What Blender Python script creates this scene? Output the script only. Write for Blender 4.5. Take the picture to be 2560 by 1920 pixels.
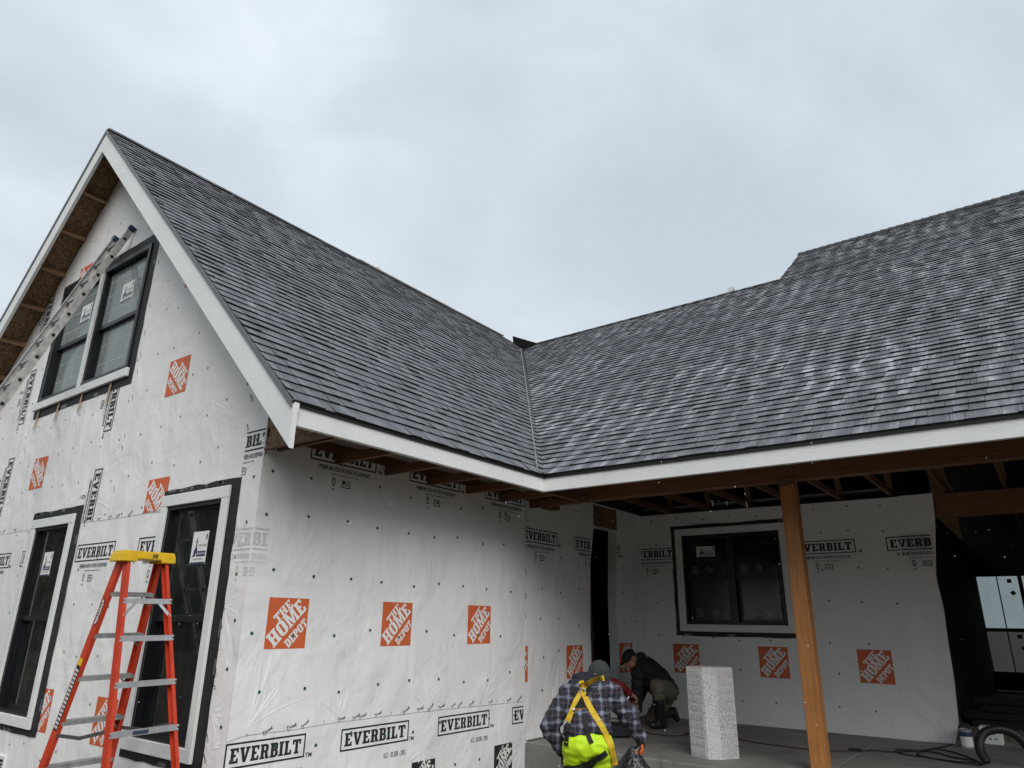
import bpy, bmesh, math, random
from mathutils import Vector, Matrix, noise
from mathutils.geometry import tessellate_polygon
from mathutils.bvhtree import BVHTree

S = bpy.context.scene
for o in list(bpy.data.objects):
    bpy.data.objects.remove(o)
COL = S.collection
R = math.radians
random.seed(7)

# ------------------------------------------------------------------ camera
PIT, ROLL, YAW = 0.32896, 0.01348, 0.64294
CAM = Vector((5.36279, -3.51584, 1.35))
fw = Vector((-math.sin(YAW) * math.cos(PIT), math.cos(YAW) * math.cos(PIT), math.sin(PIT)))
rt = Vector((math.cos(YAW), math.sin(YAW), 0))
up = rt.cross(fw)
r2 = math.cos(ROLL) * rt + math.sin(ROLL) * up
u2 = -math.sin(ROLL) * rt + math.cos(ROLL) * up
cd = bpy.data.cameras.new('camera')
cd.sensor_width = 36
cd.lens = 36 * 1739.27 / 2560
cd.clip_start, cd.clip_end = 0.05, 4000
cam = bpy.data.objects.new('camera', cd)
COL.objects.link(cam)
M = Matrix((r2, u2, -fw)).transposed().to_4x4()
M.translation = CAM
cam.matrix_world = M
S.camera = cam

# ------------------------------------------------------------------ sky, sun, exposure
SUN_EL, SUN_AZ = R(40), R(53)          # azimuth measured from -Y towards +X
w = bpy.data.worlds.new('World')
S.world = w
w.use_nodes = True
nt = w.node_tree
nt.nodes.clear()
out = nt.nodes.new('ShaderNodeOutputWorld')
bg = nt.nodes.new('ShaderNodeBackground')
sky = nt.nodes.new('ShaderNodeTexSky')
sky.sky_type = 'NISHITA'
sky.sun_disc = False
sky.sun_elevation = SUN_EL
sky.sun_rotation = math.pi - SUN_AZ
sky.air_density = 2.0
sky.dust_density = 4.0
skm = nt.nodes.new('ShaderNodeVectorMath'); skm.operation = 'SCALE'
skm.inputs['Scale'].default_value = 0.10
nt.links.new(sky.outputs[0], skm.inputs[0])
tc = nt.nodes.new('ShaderNodeTexCoord')
mp = nt.nodes.new('ShaderNodeMapping')
mp.inputs['Scale'].default_value = (1, 1, 1.7)
mp.inputs['Location'].default_value = (3.1, 1.7, 0.4)
n1 = nt.nodes.new('ShaderNodeTexNoise')
n1.inputs['Scale'].default_value = 2.6
n1.inputs['Detail'].default_value = 7
n1.inputs['Roughness'].default_value = 0.5
n1.inputs['Distortion'].default_value = 0.35
cr = nt.nodes.new('ShaderNodeValToRGB')
cr.color_ramp.elements[0].position = 0.30
cr.color_ramp.elements[0].color = (0.368, 0.412, 0.458, 1)
cr.color_ramp.elements[1].position = 0.72
cr.color_ramp.elements[1].color = (0.535, 0.580, 0.622, 1)
e_ = cr.color_ramp.elements.new(0.52)
e_.color = (0.432, 0.480, 0.528, 1)
mx = nt.nodes.new('ShaderNodeMix'); mx.data_type = 'RGBA'
mx.inputs[0].default_value = 0.96
nt.links.new(tc.outputs['Generated'], mp.inputs[0])
nt.links.new(mp.outputs[0], n1.inputs['Vector'])
nt.links.new(n1.outputs[0], cr.inputs[0])
nt.links.new(skm.outputs[0], mx.inputs[6])
nt.links.new(cr.outputs[0], mx.inputs[7])
nt.links.new(mx.outputs[2], bg.inputs[0])
bg.inputs[1].default_value = 1.0
nt.links.new(bg.outputs[0], out.inputs[0])

sl = bpy.data.lights.new('sun', 'SUN')
sl.energy = 1.5
sl.angle = R(45)
sl.color = (1.0, 0.975, 0.95)
so = bpy.data.objects.new('sun', sl)
COL.objects.link(so)
sd = Vector((math.sin(SUN_AZ) * math.cos(SUN_EL), -math.cos(SUN_AZ) * math.cos(SUN_EL), math.sin(SUN_EL)))
so.rotation_euler = sd.to_track_quat('Z', 'Y').to_euler()
so.location = sd * 60

vs = S.view_settings
vs.view_transform = 'Standard'
vs.look = 'None'
vs.exposure = 0.66
vs.gamma = 1.0
vs.use_curve_mapping = False
S.render.engine = 'CYCLES'

# ------------------------------------------------------------------ helpers: objects
def thing(name, label, cat, loc=(0, 0, 0), group=None):
    o = bpy.data.objects.new(name, None)
    COL.objects.link(o)
    o.location = loc
    o.empty_display_size = 0.1
    o['label'] = label
    o['category'] = cat
    if group:
        o['group'] = group
    return o

def tag(o, label=None, cat=None, group=None, kind=None):
    if label: o['label'] = label
    if cat: o['category'] = cat
    if group: o['group'] = group
    if kind: o['kind'] = kind
    return o

def link(name, me, mats, parent=None, smooth=False):
    o = bpy.data.objects.new(name, me)
    COL.objects.link(o)
    if mats is not None:
        for m in (mats if isinstance(mats, (list, tuple)) else [mats]):
            me.materials.append(m)
    if smooth:
        for p in me.polygons:
            p.use_smooth = True
    if parent is not None:
        o.parent = parent
        if parent.type == 'EMPTY':
            o.matrix_parent_inverse = Matrix.Translation(-Vector(parent.location))
    return o

def obj(name, bm, mats, parent=None, smooth=False, recalc=True):
    if recalc:
        bmesh.ops.recalc_face_normals(bm, faces=bm.faces[:])
    me = bpy.data.meshes.new(name)
    bm.to_mesh(me)
    bm.free()
    return link(name, me, mats, parent, smooth)

def nb():
    return bmesh.new()

def box(bm, x0, x1, y0, y1, z0, z1, bev=0.0):
    vs_ = [bm.verts.new(c) for c in ((x0, y0, z0), (x1, y0, z0), (x1, y1, z0), (x0, y1, z0),
                                     (x0, y0, z1), (x1, y0, z1), (x1, y1, z1), (x0, y1, z1))]
    fs = [bm.faces.new([vs_[i] for i in f]) for f in
          ((3, 2, 1, 0), (4, 5, 6, 7), (0, 1, 5, 4), (1, 2, 6, 5), (2, 3, 7, 6), (3, 0, 4, 7))]
    if bev > 0:
        es = list({e for f in fs for e in f.edges})
        bmesh.ops.bevel(bm, geom=es, offset=bev, segments=1, affect='EDGES')

def one_box(name, c, m, parent, bev=0.003):
    bm = nb(); box(bm, *c, bev=bev)
    return obj(name, bm, m, parent)

def bar(bm, p, q, wd, ht, upv=(0, 0, 1), wd2=None, ht2=None, bev=0.0):
    p, q = Vector(p), Vector(q)
    d = (q - p).normalized()
    s = d.cross(Vector(upv)).normalized()
    u = s.cross(d).normalized()
    wd2 = wd if wd2 is None else wd2
    ht2 = ht if ht2 is None else ht2
    a = [bm.verts.new(p + s * i * wd / 2 + u * j * ht / 2) for i, j in ((-1, -1), (1, -1), (1, 1), (-1, 1))]
    b = [bm.verts.new(q + s * i * wd2 / 2 + u * j * ht2 / 2) for i, j in ((-1, -1), (1, -1), (1, 1), (-1, 1))]
    fs = [bm.faces.new(a[::-1]), bm.faces.new(b)]
    for i in range(4):
        fs.append(bm.faces.new((a[i], a[(i + 1) % 4], b[(i + 1) % 4], b[i])))
    if bev > 0:
        es = list({e for f in fs for e in f.edges})
        bmesh.ops.bevel(bm, geom=es, offset=bev, segments=1, affect='EDGES')

def chan(bm, p, q, wd, dp, th, open_dir, wide_dir):
    """C-channel rail from p to q: web of width wd along wide_dir, flanges dp deep along open_dir."""
    p, q = Vector(p), Vector(q)
    d = (q - p).normalized()
    wv = Vector(wide_dir); wv = (wv - d * wv.dot(d)).normalized()
    ov = Vector(open_dir); ov = (ov - d * ov.dot(d)); ov = (ov - wv * ov.dot(wv)).normalized()
    prof = [(-wd / 2, 0), (wd / 2, 0), (wd / 2, dp), (wd / 2 - th, dp), (wd / 2 - th, th), (-wd / 2 + th, th), (-wd / 2 + th, dp), (-wd / 2, dp)]
    a = [bm.verts.new(p + wv * x + ov * y) for x, y in prof]
    b = [bm.verts.new(q + wv * x + ov * y) for x, y in prof]
    n = len(prof)
    for i in range(n):
        bm.faces.new((a[i], a[(i + 1) % n], b[(i + 1) % n], b[i]))
    for L in (a, b):
        for f in ((0, 5, 6, 7), (0, 1, 4, 5), (1, 2, 3, 4)):
            bm.faces.new([L[i] for i in f])

def tube(bm, pts, r, n=8, closed=False, r_end=None):
    pts = [Vector(p) for p in pts]
    rings = []
    N = len(pts)
    prev = None
    for i, p in enumerate(pts):
        a = pts[i - 1] if (i > 0 or closed) else p
        b = pts[(i + 1) % N] if (i < N - 1 or closed) else p
        d = (b - a).normalized()
        if prev is None:
            s = d.cross(Vector((0, 0, 1)))
            if s.length < 1e-3: s = d.cross(Vector((1, 0, 0)))
            s.normalize()
        else:
            s = (prev - d * prev.dot(d)).normalized()
        prev = s
        u = d.cross(s)
        rr = r if r_end is None else r + (r_end - r) * i / (N - 1)
        rings.append([bm.verts.new(p + (s * math.cos(t) + u * math.sin(t)) * rr) for t in [2 * math.pi * k / n for k in range(n)]])
    for i in range(N if closed else N - 1):
        A, B = rings[i], rings[(i + 1) % N]
        for k in range(n):
            bm.faces.new((A[k], A[(k + 1) % n], B[(k + 1) % n], B[k]))
    if not closed:
        bm.faces.new(rings[0][::-1]); bm.faces.new(rings[-1])

def spline(pts, n=8):
    pts = [Vector(p) for p in pts]
    P = [pts[0] * 2 - pts[1]] + pts + [pts[-1] * 2 - pts[-2]]
    o = []
    for i in range(1, len(P) - 2):
        for k in range(n):
            t = k / n
            a, b, c, d = P[i - 1], P[i], P[i + 1], P[i + 2]
            o.append(0.5 * ((2 * b) + (-a + c) * t + (2 * a - 5 * b + 4 * c - d) * t * t + (-a + 3 * b - 3 * c + d) * t ** 3))
    o.append(pts[-1])
    return o

def lathe(bm, c, prof, n=20):
    c = Vector(c)
    rings = []
    for r, z in prof:
        rings.append([bm.verts.new(c + Vector((r * math.cos(2 * math.pi * k / n), r * math.sin(2 * math.pi * k / n), z))) for k in range(n)])
    for A, B in zip(rings, rings[1:]):
        for k in range(n):
            bm.faces.new((A[k], A[(k + 1) % n], B[(k + 1) % n], B[k]))
    bm.faces.new(rings[0][::-1]); bm.faces.new(rings[-1])

def poly(bm, loops, f, t0, t1=None, mi=0):
    """flat polygon with holes; f(s,t,off)->world; single sheet when t1 is None, else a slab between offsets t0 and t1."""
    tri = tessellate_polygon([[Vector((a, b, 0)) for a, b in L] for L in loops])
    flat = [q for L in loops for q in L]
    def cap(off):
        V = [bm.verts.new(f(a, b, off)) for a, b in flat]
        for t in tri:
            try:
                fc = bm.faces.new([V[i] for i in t]); fc.material_index = mi
            except ValueError:
                pass
        return V
    A = cap(t0)
    if t1 is not None:
        B = cap(t1)
        k = 0
        for L in loops:
            n = len(L)
            for i in range(n):
                fc = bm.faces.new((A[k + i], A[k + (i + 1) % n], B[k + (i + 1) % n], B[k + i])); fc.material_index = mi
            k += n

# ------------------------------------------------------------------ helpers: materials
def nodes(name):
    m = bpy.data.materials.new(name)
    m.use_nodes = True
    t = m.node_tree
    b = t.nodes['Principled BSDF']
    return m, t, b

class NT:
    def __init__(self, t): self.t = t
    def n(self, kind, **kw):
        x = self.t.nodes.new('ShaderNode' + kind)
        for k, v in kw.items():
            if hasattr(x, k): setattr(x, k, v)
            else: x.inputs[k].default_value = v
        return x
    def l(self, a, b): self.t.links.new(a, b)
    def noise(self, co, scale, detail=4, rough=0.5, dist=0.0, typ=None):
        x = self.n('TexNoise')
        if typ: x.noise_type = typ
        x.inputs['Scale'].default_value = scale; x.inputs['Detail'].default_value = detail
        x.inputs['Roughness'].default_value = rough; x.inputs['Distortion'].default_value = dist
        self.l(co, x.inputs['Vector']); return x.outputs[0]
    def ramp(self, f, stops):
        x = self.n('ValToRGB'); el = x.color_ramp.elements
        while len(el) < len(stops): el.new(0.5)
        for e, (p, c) in zip(el, stops):
            e.position = p; e.color = c if len(c) == 4 else (*c, 1)
        self.l(f, x.inputs[0]); return x.outputs[0]
    def mix(self, f, a, b, typ='MIX'):
        x = self.n('Mix'); x.data_type = 'RGBA'; x.blend_type = typ
        for i, v in ((0, f), (6, a), (7, b)):
            if hasattr(v, 'links'): self.l(v, x.inputs[i])
            elif i == 0: x.inputs[0].default_value = v
            else: x.inputs[i].default_value = (*v, 1)
        return x.outputs[2]
    def math(self, op, a, b=None, clamp=False):
        x = self.n('Math'); x.operation = op; x.use_clamp = clamp
        for i, v in ((0, a), (1, b)):
            if v is None: continue
            if hasattr(v, 'links'): self.l(v, x.inputs[i])
            else: x.inputs[i].default_value = v
        return x.outputs[0]
    def bump(self, h, strength=0.3, dist=0.01, nrm=None):
        x = self.n('Bump'); x.inputs['Strength'].default_value = strength; x.inputs['Distance'].default_value = dist
        self.l(h, x.inputs['Height'])
        if nrm: self.l(nrm, x.inputs['Normal'])
        return x.outputs[0]
    def co(self, scale=(1, 1, 1), rot=(0, 0, 0), kind='Object'):
        c = self.n('TexCoord'); m = self.n('Mapping')
        m.inputs['Scale'].default_value = scale; m.inputs['Rotation'].default_value = rot
        self.l(c.outputs[kind], m.inputs[0]); return m.outputs[0]

def plain(name, col, rough=0.6, metal=0.0, var=0.15, vscale=6, bump=0.1, bscale=60, bdist=0.003, spec=0.4):
    m, t, b = nodes(name); N = NT(t)
    c = N.co()
    f = N.noise(c, vscale, 5, 0.6)
    lo = tuple(x * (1 - var) for x in col); hi = tuple(min(1, x * (1 + var)) for x in col)
    N.l(N.ramp(f, [(0.3, lo), (0.7, hi)]), b.inputs['Base Color'])
    b.inputs['Roughness'].default_value = rough
    b.inputs['Metallic'].default_value = metal
    b.inputs['Specular IOR Level'].default_value = spec
    if bump > 0:
        N.l(N.bump(N.noise(c, bscale, 3, 0.6), bump, bdist), b.inputs['Normal'])
    return m

def wrap_mat(name, tint=(1, 1, 1), crease=1.0):
    m, t, b = nodes(name); N = NT(t)
    c = N.co()
    big = N.noise(c, 0.9, 4, 0.55)
    base = N.ramp(big, [(0.25, tuple(0.74 * x for x in tint)), (0.5, tuple(0.80 * x for x in tint)), (0.75, tuple(0.825 * x for x in tint))])
    # scuffs and dirt smears
    d1 = N.ramp(N.noise(N.co((1, 1, 0.45)), 3.1, 8, 0.68, 0.6), [(0.56, (0, 0, 0)), (0.74, (1, 1, 1))])
    d2 = N.ramp(N.noise(c, 26, 5, 0.7), [(0.45, (0, 0, 0)), (0.75, (1, 1, 1))])
    dm = N.math('MULTIPLY', N.math('MULTIPLY', d1, d2), 0.55)
    col = N.mix(dm, base, (0.36, 0.33, 0.29))
    # faint printed-through mottling of the non-woven fibre
    fib = N.ramp(N.noise(N.co((1, 1, 1)), 160, 2, 0.5), [(0.3, (0.97, 0.97, 0.97)), (0.7, (1.02, 1.02, 1.02))])
    col = N.mix(1.0, col, fib, 'MULTIPLY')
    N.l(col, b.inputs['Base Color'])
    b.inputs['Roughness'].default_value = 0.55
    b.inputs['Specular IOR Level'].default_value = 0.35
    # soft sags, sharp creases in patches, stud lines
    sag = N.noise(N.co((1.1, 1.1, 0.8)), 1.9, 3, 0.5, 0.4)
    cr1 = N.noise(N.co((1, 1, 1.15), (0.5, 0.6, 0.3)), 2.4, 3, 0.55, 0.9, 'RIDGED_MULTIFRACTAL')
    msk = N.ramp(N.noise(c, 1.15, 2, 0.5), [(0.47, (0, 0, 0)), (0.66, (1, 1, 1))])
    cr1m = N.math('MULTIPLY', cr1, msk)
    fine = N.noise(N.co((1, 1, 0.8)), 22, 4, 0.6, 0.5)
    h = N.math('ADD', N.math('MULTIPLY', sag, 1.0), N.math('MULTIPLY', cr1m, 0.13 * crease))
    h = N.math('ADD', h, N.math('MULTIPLY', fine, 0.05))
    N.l(N.bump(h, 0.7, 0.07), b.inputs['Normal'])
    return m

def wood_mat(name, c1, c2, along='X', rough=0.6, knots=True, bs=0.25):
    m, t, b = nodes(name); N = NT(t)
    sc = {'X': (0.7, 9, 9), 'Y': (9, 0.7, 9), 'Z': (9, 9, 0.7)}[along]
    c = N.co(sc)
    g = N.noise(c, 2.4, 8, 0.62, 1.3)
    fine = N.noise(N.co(tuple(x * 4 for x in sc)), 3, 4, 0.6)
    col = N.ramp(g, [(0.28, c1), (0.5, tuple((a + d) / 2 for a, d in zip(c1, c2))), (0.72, c2)])
    col = N.mix(N.math('MULTIPLY', fine, 0.25), col, tuple(x * 0.45 for x in c1))
    if knots:
        v = N.n('TexVoronoi'); v.inputs['Scale'].default_value = 1.5
        ks = {'X': (0.9, 5, 5), 'Y': (5, 0.9, 5), 'Z': (5, 5, 0.9)}[along]
        N.l(N.co(ks), v.inputs['Vector'])
        k = N.ramp(v.outputs['Distance'], [(0.0, (1, 1, 1)), (0.10, (0, 0, 0))])
        col = N.mix(N.math('MULTIPLY', k, 0.75), col, tuple(x * 0.3 for x in c1))
    N.l(col, b.inputs['Base Color'])
    b.inputs['Roughness'].default_value = rough
    N.l(N.bump(g, bs, 0.006), b.inputs['Normal'])
    return m

def painted_mat(name, along):
    m, t, b = nodes(name); N = NT(t)
    sc = {'X': (1.2, 14, 14), 'Y': (14, 1.2, 14), 'Z': (14, 14, 1.2)}[along]
    g = N.noise(N.co(sc), 3.2, 6, 0.6, 2.2)
    wv = N.ramp(g, [(0.35, (0, 0, 0)), (0.5, (1, 1, 1)), (0.62, (0.2, 0.2, 0.2))])
    big = N.noise(N.co(), 1.7, 5, 0.6)
    col = N.ramp(big, [(0.3, (0.70, 0.715, 0.70)), (0.7, (0.785, 0.795, 0.775))])
    dr = N.ramp(N.noise(N.co((1, 1, 0.5)), 9, 6, 0.7), [(0.6, (0, 0, 0)), (0.8, (1, 1, 1))])
    N.l(N.mix(N.math('MULTIPLY', dr, 0.3), col, (0.5, 0.48, 0.44)), b.inputs['Base Color'])
    b.inputs['Roughness'].default_value = 0.5
    N.l(N.bump(wv, 0.35, 0.004), b.inputs['Normal'])
    return m

def osb_mat(name, k=0.62):
    m, t, b = nodes(name); N = NT(t)
    v = N.n('TexVoronoi'); v.inputs['Scale'].default_value = 48; v.inputs['Randomness'].default_value = 1
    N.l(N.co((1, 1, 0.55), (0.4, 0.3, 0.7)), v.inputs['Vector'])
    bw = N.n('RGBToBW'); N.l(v.outputs['Color'], bw.inputs[0])
    col = N.ramp(bw.outputs[0], [(0.15, (0.16 * k, 0.085 * k, 0.035 * k)), (0.5, (0.33 * k, 0.20 * k, 0.09 * k)), (0.85, (0.46 * k, 0.31 * k, 0.16 * k))])
    st = N.ramp(N.noise(N.co(), 3, 6, 0.65), [(0.42, (1, 1, 1)), (0.7, (0.72, 0.7, 0.68))])
    N.l(N.mix(1.0, col, st, 'MULTIPLY'), b.inputs['Base Color'])
    b.inputs['Roughness'].default_value = 0.75
    N.l(N.bump(bw.outputs[0], 0.3, 0.004), b.inputs['Normal'])
    return m

def shingle_mat(name, wing):
    m, t, b = nodes(name); N = NT(t)
    a = N.n('Attribute'); a.attribute_name = 'tone'; a.attribute_type = 'GEOMETRY'
    c = N.co()
    jit = N.math('MULTIPLY', a.outputs['Fac'], 0.22)
    def run(su, sv):                      # coordinates stretched along the fall of the slope, nudged per tab
        q = N.co((sv, su, sv) if wing else (su, sv, sv))
        cb = N.n('CombineXYZ'); N.l(jit, cb.inputs[1 if wing else 0])
        ad = N.n('VectorMath'); ad.operation = 'ADD'; N.l(q, ad.inputs[0]); N.l(cb.outputs[0], ad.inputs[1])
        return ad.outputs[0]
    sp = N.n('SeparateXYZ'); N.l(c, sp.inputs[0])
    warp = N.noise(N.co((0.8, 0.8, 0.8)), 1.0, 3, 0.55)
    ph = N.math('ADD', N.math('MULTIPLY', sp.outputs['Y' if wing else 'X'], 21.0), N.math('MULTIPLY', warp, 17.0))
    ph = N.math('ADD', ph, N.math('MULTIPLY', a.outputs['Fac'], 1.9))
    band = N.math('ADD', N.math('MULTIPLY', N.math('SINE', ph), 0.5), 0.5)
    st2 = N.noise(run(20.0, 3.2), 1.0, 3, 0.6, 0.5)
    zone = N.noise(c, 0.5, 2, 0.5)
    gran = N.noise(c, 240, 2, 0.7)
    blot = N.noise(c, 26, 4, 0.7)
    amp = 0.24 if wing else 0.42
    f = N.math('ADD', 0.345 if wing else 0.325, N.math('MULTIPLY', band, N.math('MULTIPLY', zone, amp)))
    f = N.math('ADD', f, N.math('MULTIPLY', N.math('SUBTRACT', st2, 0.5), 0.42 if wing else 0.5))
    f = N.math('ADD', f, N.math('MULTIPLY', N.math('SUBTRACT', a.outputs['Fac'], 0.45), 0.15))
    f = N.math('ADD', f, N.math('MULTIPLY', N.math('SUBTRACT', blot, 0.5), 0.14))
    k = 0.9 if wing else 1.0
    col = N.ramp(f, [(0.24, (0.068, 0.070, 0.080)), (0.42, (0.118, 0.122, 0.136)), (0.53, (0.185 * k, 0.192 * k, 0.208 * k)), (0.62, (0.32 * k, 0.33 * k, 0.35 * k)), (0.74, (0.44 * k, 0.45 * k, 0.47 * k))])
    gr = N.ramp(gran, [(0.25, (0.6, 0.6, 0.61)), (0.75, (1.4, 1.4, 1.39))])
    N.l(N.mix(1.0, col, gr, 'MULTIPLY'), b.inputs['Base Color'])
    b.inputs['Roughness'].default_value = 0.6
    b.inputs['Specular IOR Level'].default_value = 0.5
    N.l(N.bump(gran, 0.5, 0.003), b.inputs['Normal'])
    return m

def glass_mat(name, ior, tint, f0=0.01, f1=0.09, fc=(0.32, 0.33, 0.32)):
    m = bpy.data.materials.new(name); m.use_nodes = True
    t = m.node_tree; t.nodes.clear(); N = NT(t)
    o = N.n('OutputMaterial'); tr = N.n('BsdfTransparent'); gl = N.n('BsdfGlossy'); fr = N.n('Fresnel'); mxs = N.n('MixShader')
    tr.inputs[0].default_value = (*tint, 1)
    gl.inputs['Roughness'].default_value = 0.02
    fr.inputs[0].default_value = ior
    df = N.n('BsdfDiffuse'); df.inputs[0].default_value = (*fc, 1)
    film_sheen = N.ramp(N.noise(N.co((2, 2, 0.7)), 5, 6, 0.65, 0.5), [(0.35, (f0, f0, f0)), (0.8, (f1, f1, f1))])  # pale diffuse film; on the upper panes it also paints in reflected sky
    m2 = N.n('MixShader')
    N.l(fr.outputs[0], mxs.inputs[0]); N.l(tr.outputs[0], mxs.inputs[1]); N.l(gl.outputs[0], mxs.inputs[2])
    N.l(film_sheen, m2.inputs[0]); N.l(mxs.outputs[0], m2.inputs[1]); N.l(df.outputs[0], m2.inputs[2])
    N.l(m2.outputs[0], o.inputs[0])
    return m

MT = {}
MT['wrap'] = wrap_mat('housewrap_gable', (1.0, 0.98, 0.962))
MT['wrap2'] = wrap_mat('housewrap_side', (0.995, 0.988, 0.98), 1.4)
MT['white_x'] = painted_mat('white_trim_x', 'X')
MT['white_y'] = painted_mat('white_trim_y', 'Y')
MT['white_z'] = painted_mat('white_trim_z', 'Z')
MT['black'] = plain('black_vinyl', (0.010, 0.011, 0.013), 0.35, var=0.25, bump=0.05)
MT['tape'] = plain('flashing_tape', (0.013, 0.014, 0.015), 0.62, var=0.4, vscale=14, bump=0.35, bscale=30, bdist=0.006)
MT['tape_grey'] = plain('tape_patch', (0.11, 0.115, 0.12), 0.4, var=0.4, vscale=30)
MT['drip'] = plain('drip_edge_black', (0.008, 0.008, 0.009), 0.4, bump=0)
MT['drip_grey'] = plain('drip_edge_grey', (0.12, 0.126, 0.128), 0.4, bump=0.05)
MT['shingle'] = shingle_mat('asphalt_shingle_main', False)
MT['shingle_w'] = shingle_mat('asphalt_shingle_wing', True)
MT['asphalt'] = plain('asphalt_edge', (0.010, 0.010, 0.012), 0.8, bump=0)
MT['osb'] = osb_mat('osb_sheathing')
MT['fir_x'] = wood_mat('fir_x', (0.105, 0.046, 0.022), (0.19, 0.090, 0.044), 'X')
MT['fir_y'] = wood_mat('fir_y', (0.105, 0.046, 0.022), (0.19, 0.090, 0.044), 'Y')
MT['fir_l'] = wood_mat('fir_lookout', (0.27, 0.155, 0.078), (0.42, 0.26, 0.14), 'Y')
MT['beam'] = wood_mat('beam_wood', (0.13, 0.052, 0.024), (0.25, 0.115, 0.052), 'X', knots=False)
MT['post'] = wood_mat('post_wood', (0.30, 0.112, 0.030), (0.55, 0.235, 0.066), 'Z', rough=0.5, bs=0.4)
def concrete_mat():
    m, t, b = nodes('concrete'); N = NT(t)
    c = N.co()
    col = N.ramp(N.noise(c, 1.6, 7, 0.66, 0.4), [(0.28, (0.135, 0.128, 0.113)), (0.5, (0.195, 0.188, 0.17)), (0.72, (0.245, 0.238, 0.22))])
    stn = N.ramp(N.noise(c, 3.3, 5, 0.7, 1.1), [(0.57, (1, 1, 1)), (0.70, (0.62, 0.59, 0.55))])
    dst = N.ramp(N.noise(c, 70, 3, 0.7), [(0.63, (0, 0, 0)), (0.78, (1, 1, 1))])
    col = N.mix(1.0, col, stn, 'MULTIPLY')
    N.l(N.mix(N.math('MULTIPLY', dst, 0.4), col, (0.38, 0.34, 0.27)), b.inputs['Base Color'])
    b.inputs['Roughness'].default_value = 0.7
    N.l(N.bump(N.noise(c, 30, 5, 0.65), 0.25, 0.006), b.inputs['Normal'])
    return m
MT['concrete'] = concrete_mat()
MT['dirt'] = plain('dirt', (0.09, 0.076, 0.06), 0.95, var=0.45, vscale=1.3, bump=0.8, bscale=9, bdist=0.06)
MT['glass'] = glass_mat('window_glass', 1.5, (0.55, 0.585, 0.58))
MT['glass_up'] = glass_mat('window_glass_upper', 2.1, (0.5, 0.56, 0.56), 0.36, 0.66, (0.42, 0.47, 0.46))  # strong grey-green diffuse share stands in for sky reflected in these panes
MT['ink'] = plain('ink_black', (0.022, 0.023, 0.026), 0.6, var=0.2, bump=0)
MT['ink_navy'] = plain('ink_navy', (0.035, 0.045, 0.085), 0.6, bump=0)
MT['ink_faint'] = plain('ink_faint', (0.56, 0.565, 0.585), 0.6, var=0.08, bump=0)
MT['ink_grey'] = plain('ink_grey', (0.22, 0.22, 0.225), 0.6, bump=0)
MT['orange'] = plain('ink_orange', (0.60, 0.125, 0.04), 0.55, var=0.08, bump=0)
MT['letter'] = plain('ink_letter_white', (0.78, 0.775, 0.76), 0.55, var=0.04, bump=0)
MT['cap'] = plain('cap_nail', (0.035, 0.085, 0.05), 0.5, var=0.3, bump=0)
MT['cap_grey'] = plain('cap_nail_grey', (0.17, 0.18, 0.165), 0.5, var=0.4, bump=0)
MT['room'] = plain('room_shade_black', (0.018, 0.018, 0.02), 0.9, bump=0)  # near-black colour puts the shade of the open room into its lining
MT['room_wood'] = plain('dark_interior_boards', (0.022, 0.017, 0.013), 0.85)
MT['paper'] = plain('white_paper', (0.75, 0.75, 0.73), 0.6, var=0.03, bump=0)
MT['drywall'] = plain('interior_paint', (0.30, 0.30, 0.29), 0.8)
MT['shim'] = plain('shim_wood', (0.42, 0.29, 0.17), 0.7)
MT['felt'] = plain('roof_underlayment', (0.60, 0.61, 0.60), 0.7)

# ------------------------------------------------------------------ house dimensions
E_, O_, YP, ZT, ZB = 0.937, 0.411, 3.023, 2.948, 2.753
FT = 2.907                  # top of the white fascia boards
XR, ZR, YV, YM = -4.16, 7.852, 9.636, 11.76
P1 = (ZR - ZT) / (E_ - XR)
P2 = (ZR - ZT) / (YV - YP)
C1 = 1 / math.sqrt(1 + P1 * P1); C2 = 1 / math.sqrt(1 + P2 * P2)
ZM = ZT + P2 * (YM - YP)
XL = 2 * XR - E_            # left eave of the wing
XST = 2.15                  # where the taller ridge starts
XE = 8.6                    # right end of what is built
YB, YS = 7.282, 3.977
GZ = -0.42                  # ground level (slab top is 0)
BY_ = 4.376
YF = 17.0                   # far wall of the open room

# ================================================================== SETTING
bm = nb()
G = 24
rad = [0, 3, 6, 10, 16, 28, 60, 140, 400, 1500]
for i in range(-40, 41):
    pass
vs0 = {}
xs = sorted(set([-1500, -400, -140, -60, -28] + [x * 1.0 for x in range(-14, 15)] + [28, 60, 140, 400, 1500]))
for i, x in enumerate(xs):
    for j, y in enumerate(xs):
        d = math.hypot(x, y)
        h = 0 if d < 4 else min(1, (d - 4) / 20) * 0.12 * noise.noise(Vector((x * 0.2, y * 0.2, 0)))
        vs0[i, j] = bm.verts.new((x, y, GZ + 0.02 * noise.noise(Vector((x * 0.9, y * 0.9, 3))) + h))
for i in range(len(xs) - 1):
    for j in range(len(xs) - 1):
        bm.faces.new((vs0[i, j], vs0[i + 1, j], vs0[i + 1, j + 1], vs0[i, j + 1]))
g = obj('ground', bm, MT['dirt'], smooth=True)
tag(g, 'bare brown dirt ground around the house', 'ground', kind='structure')

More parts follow.
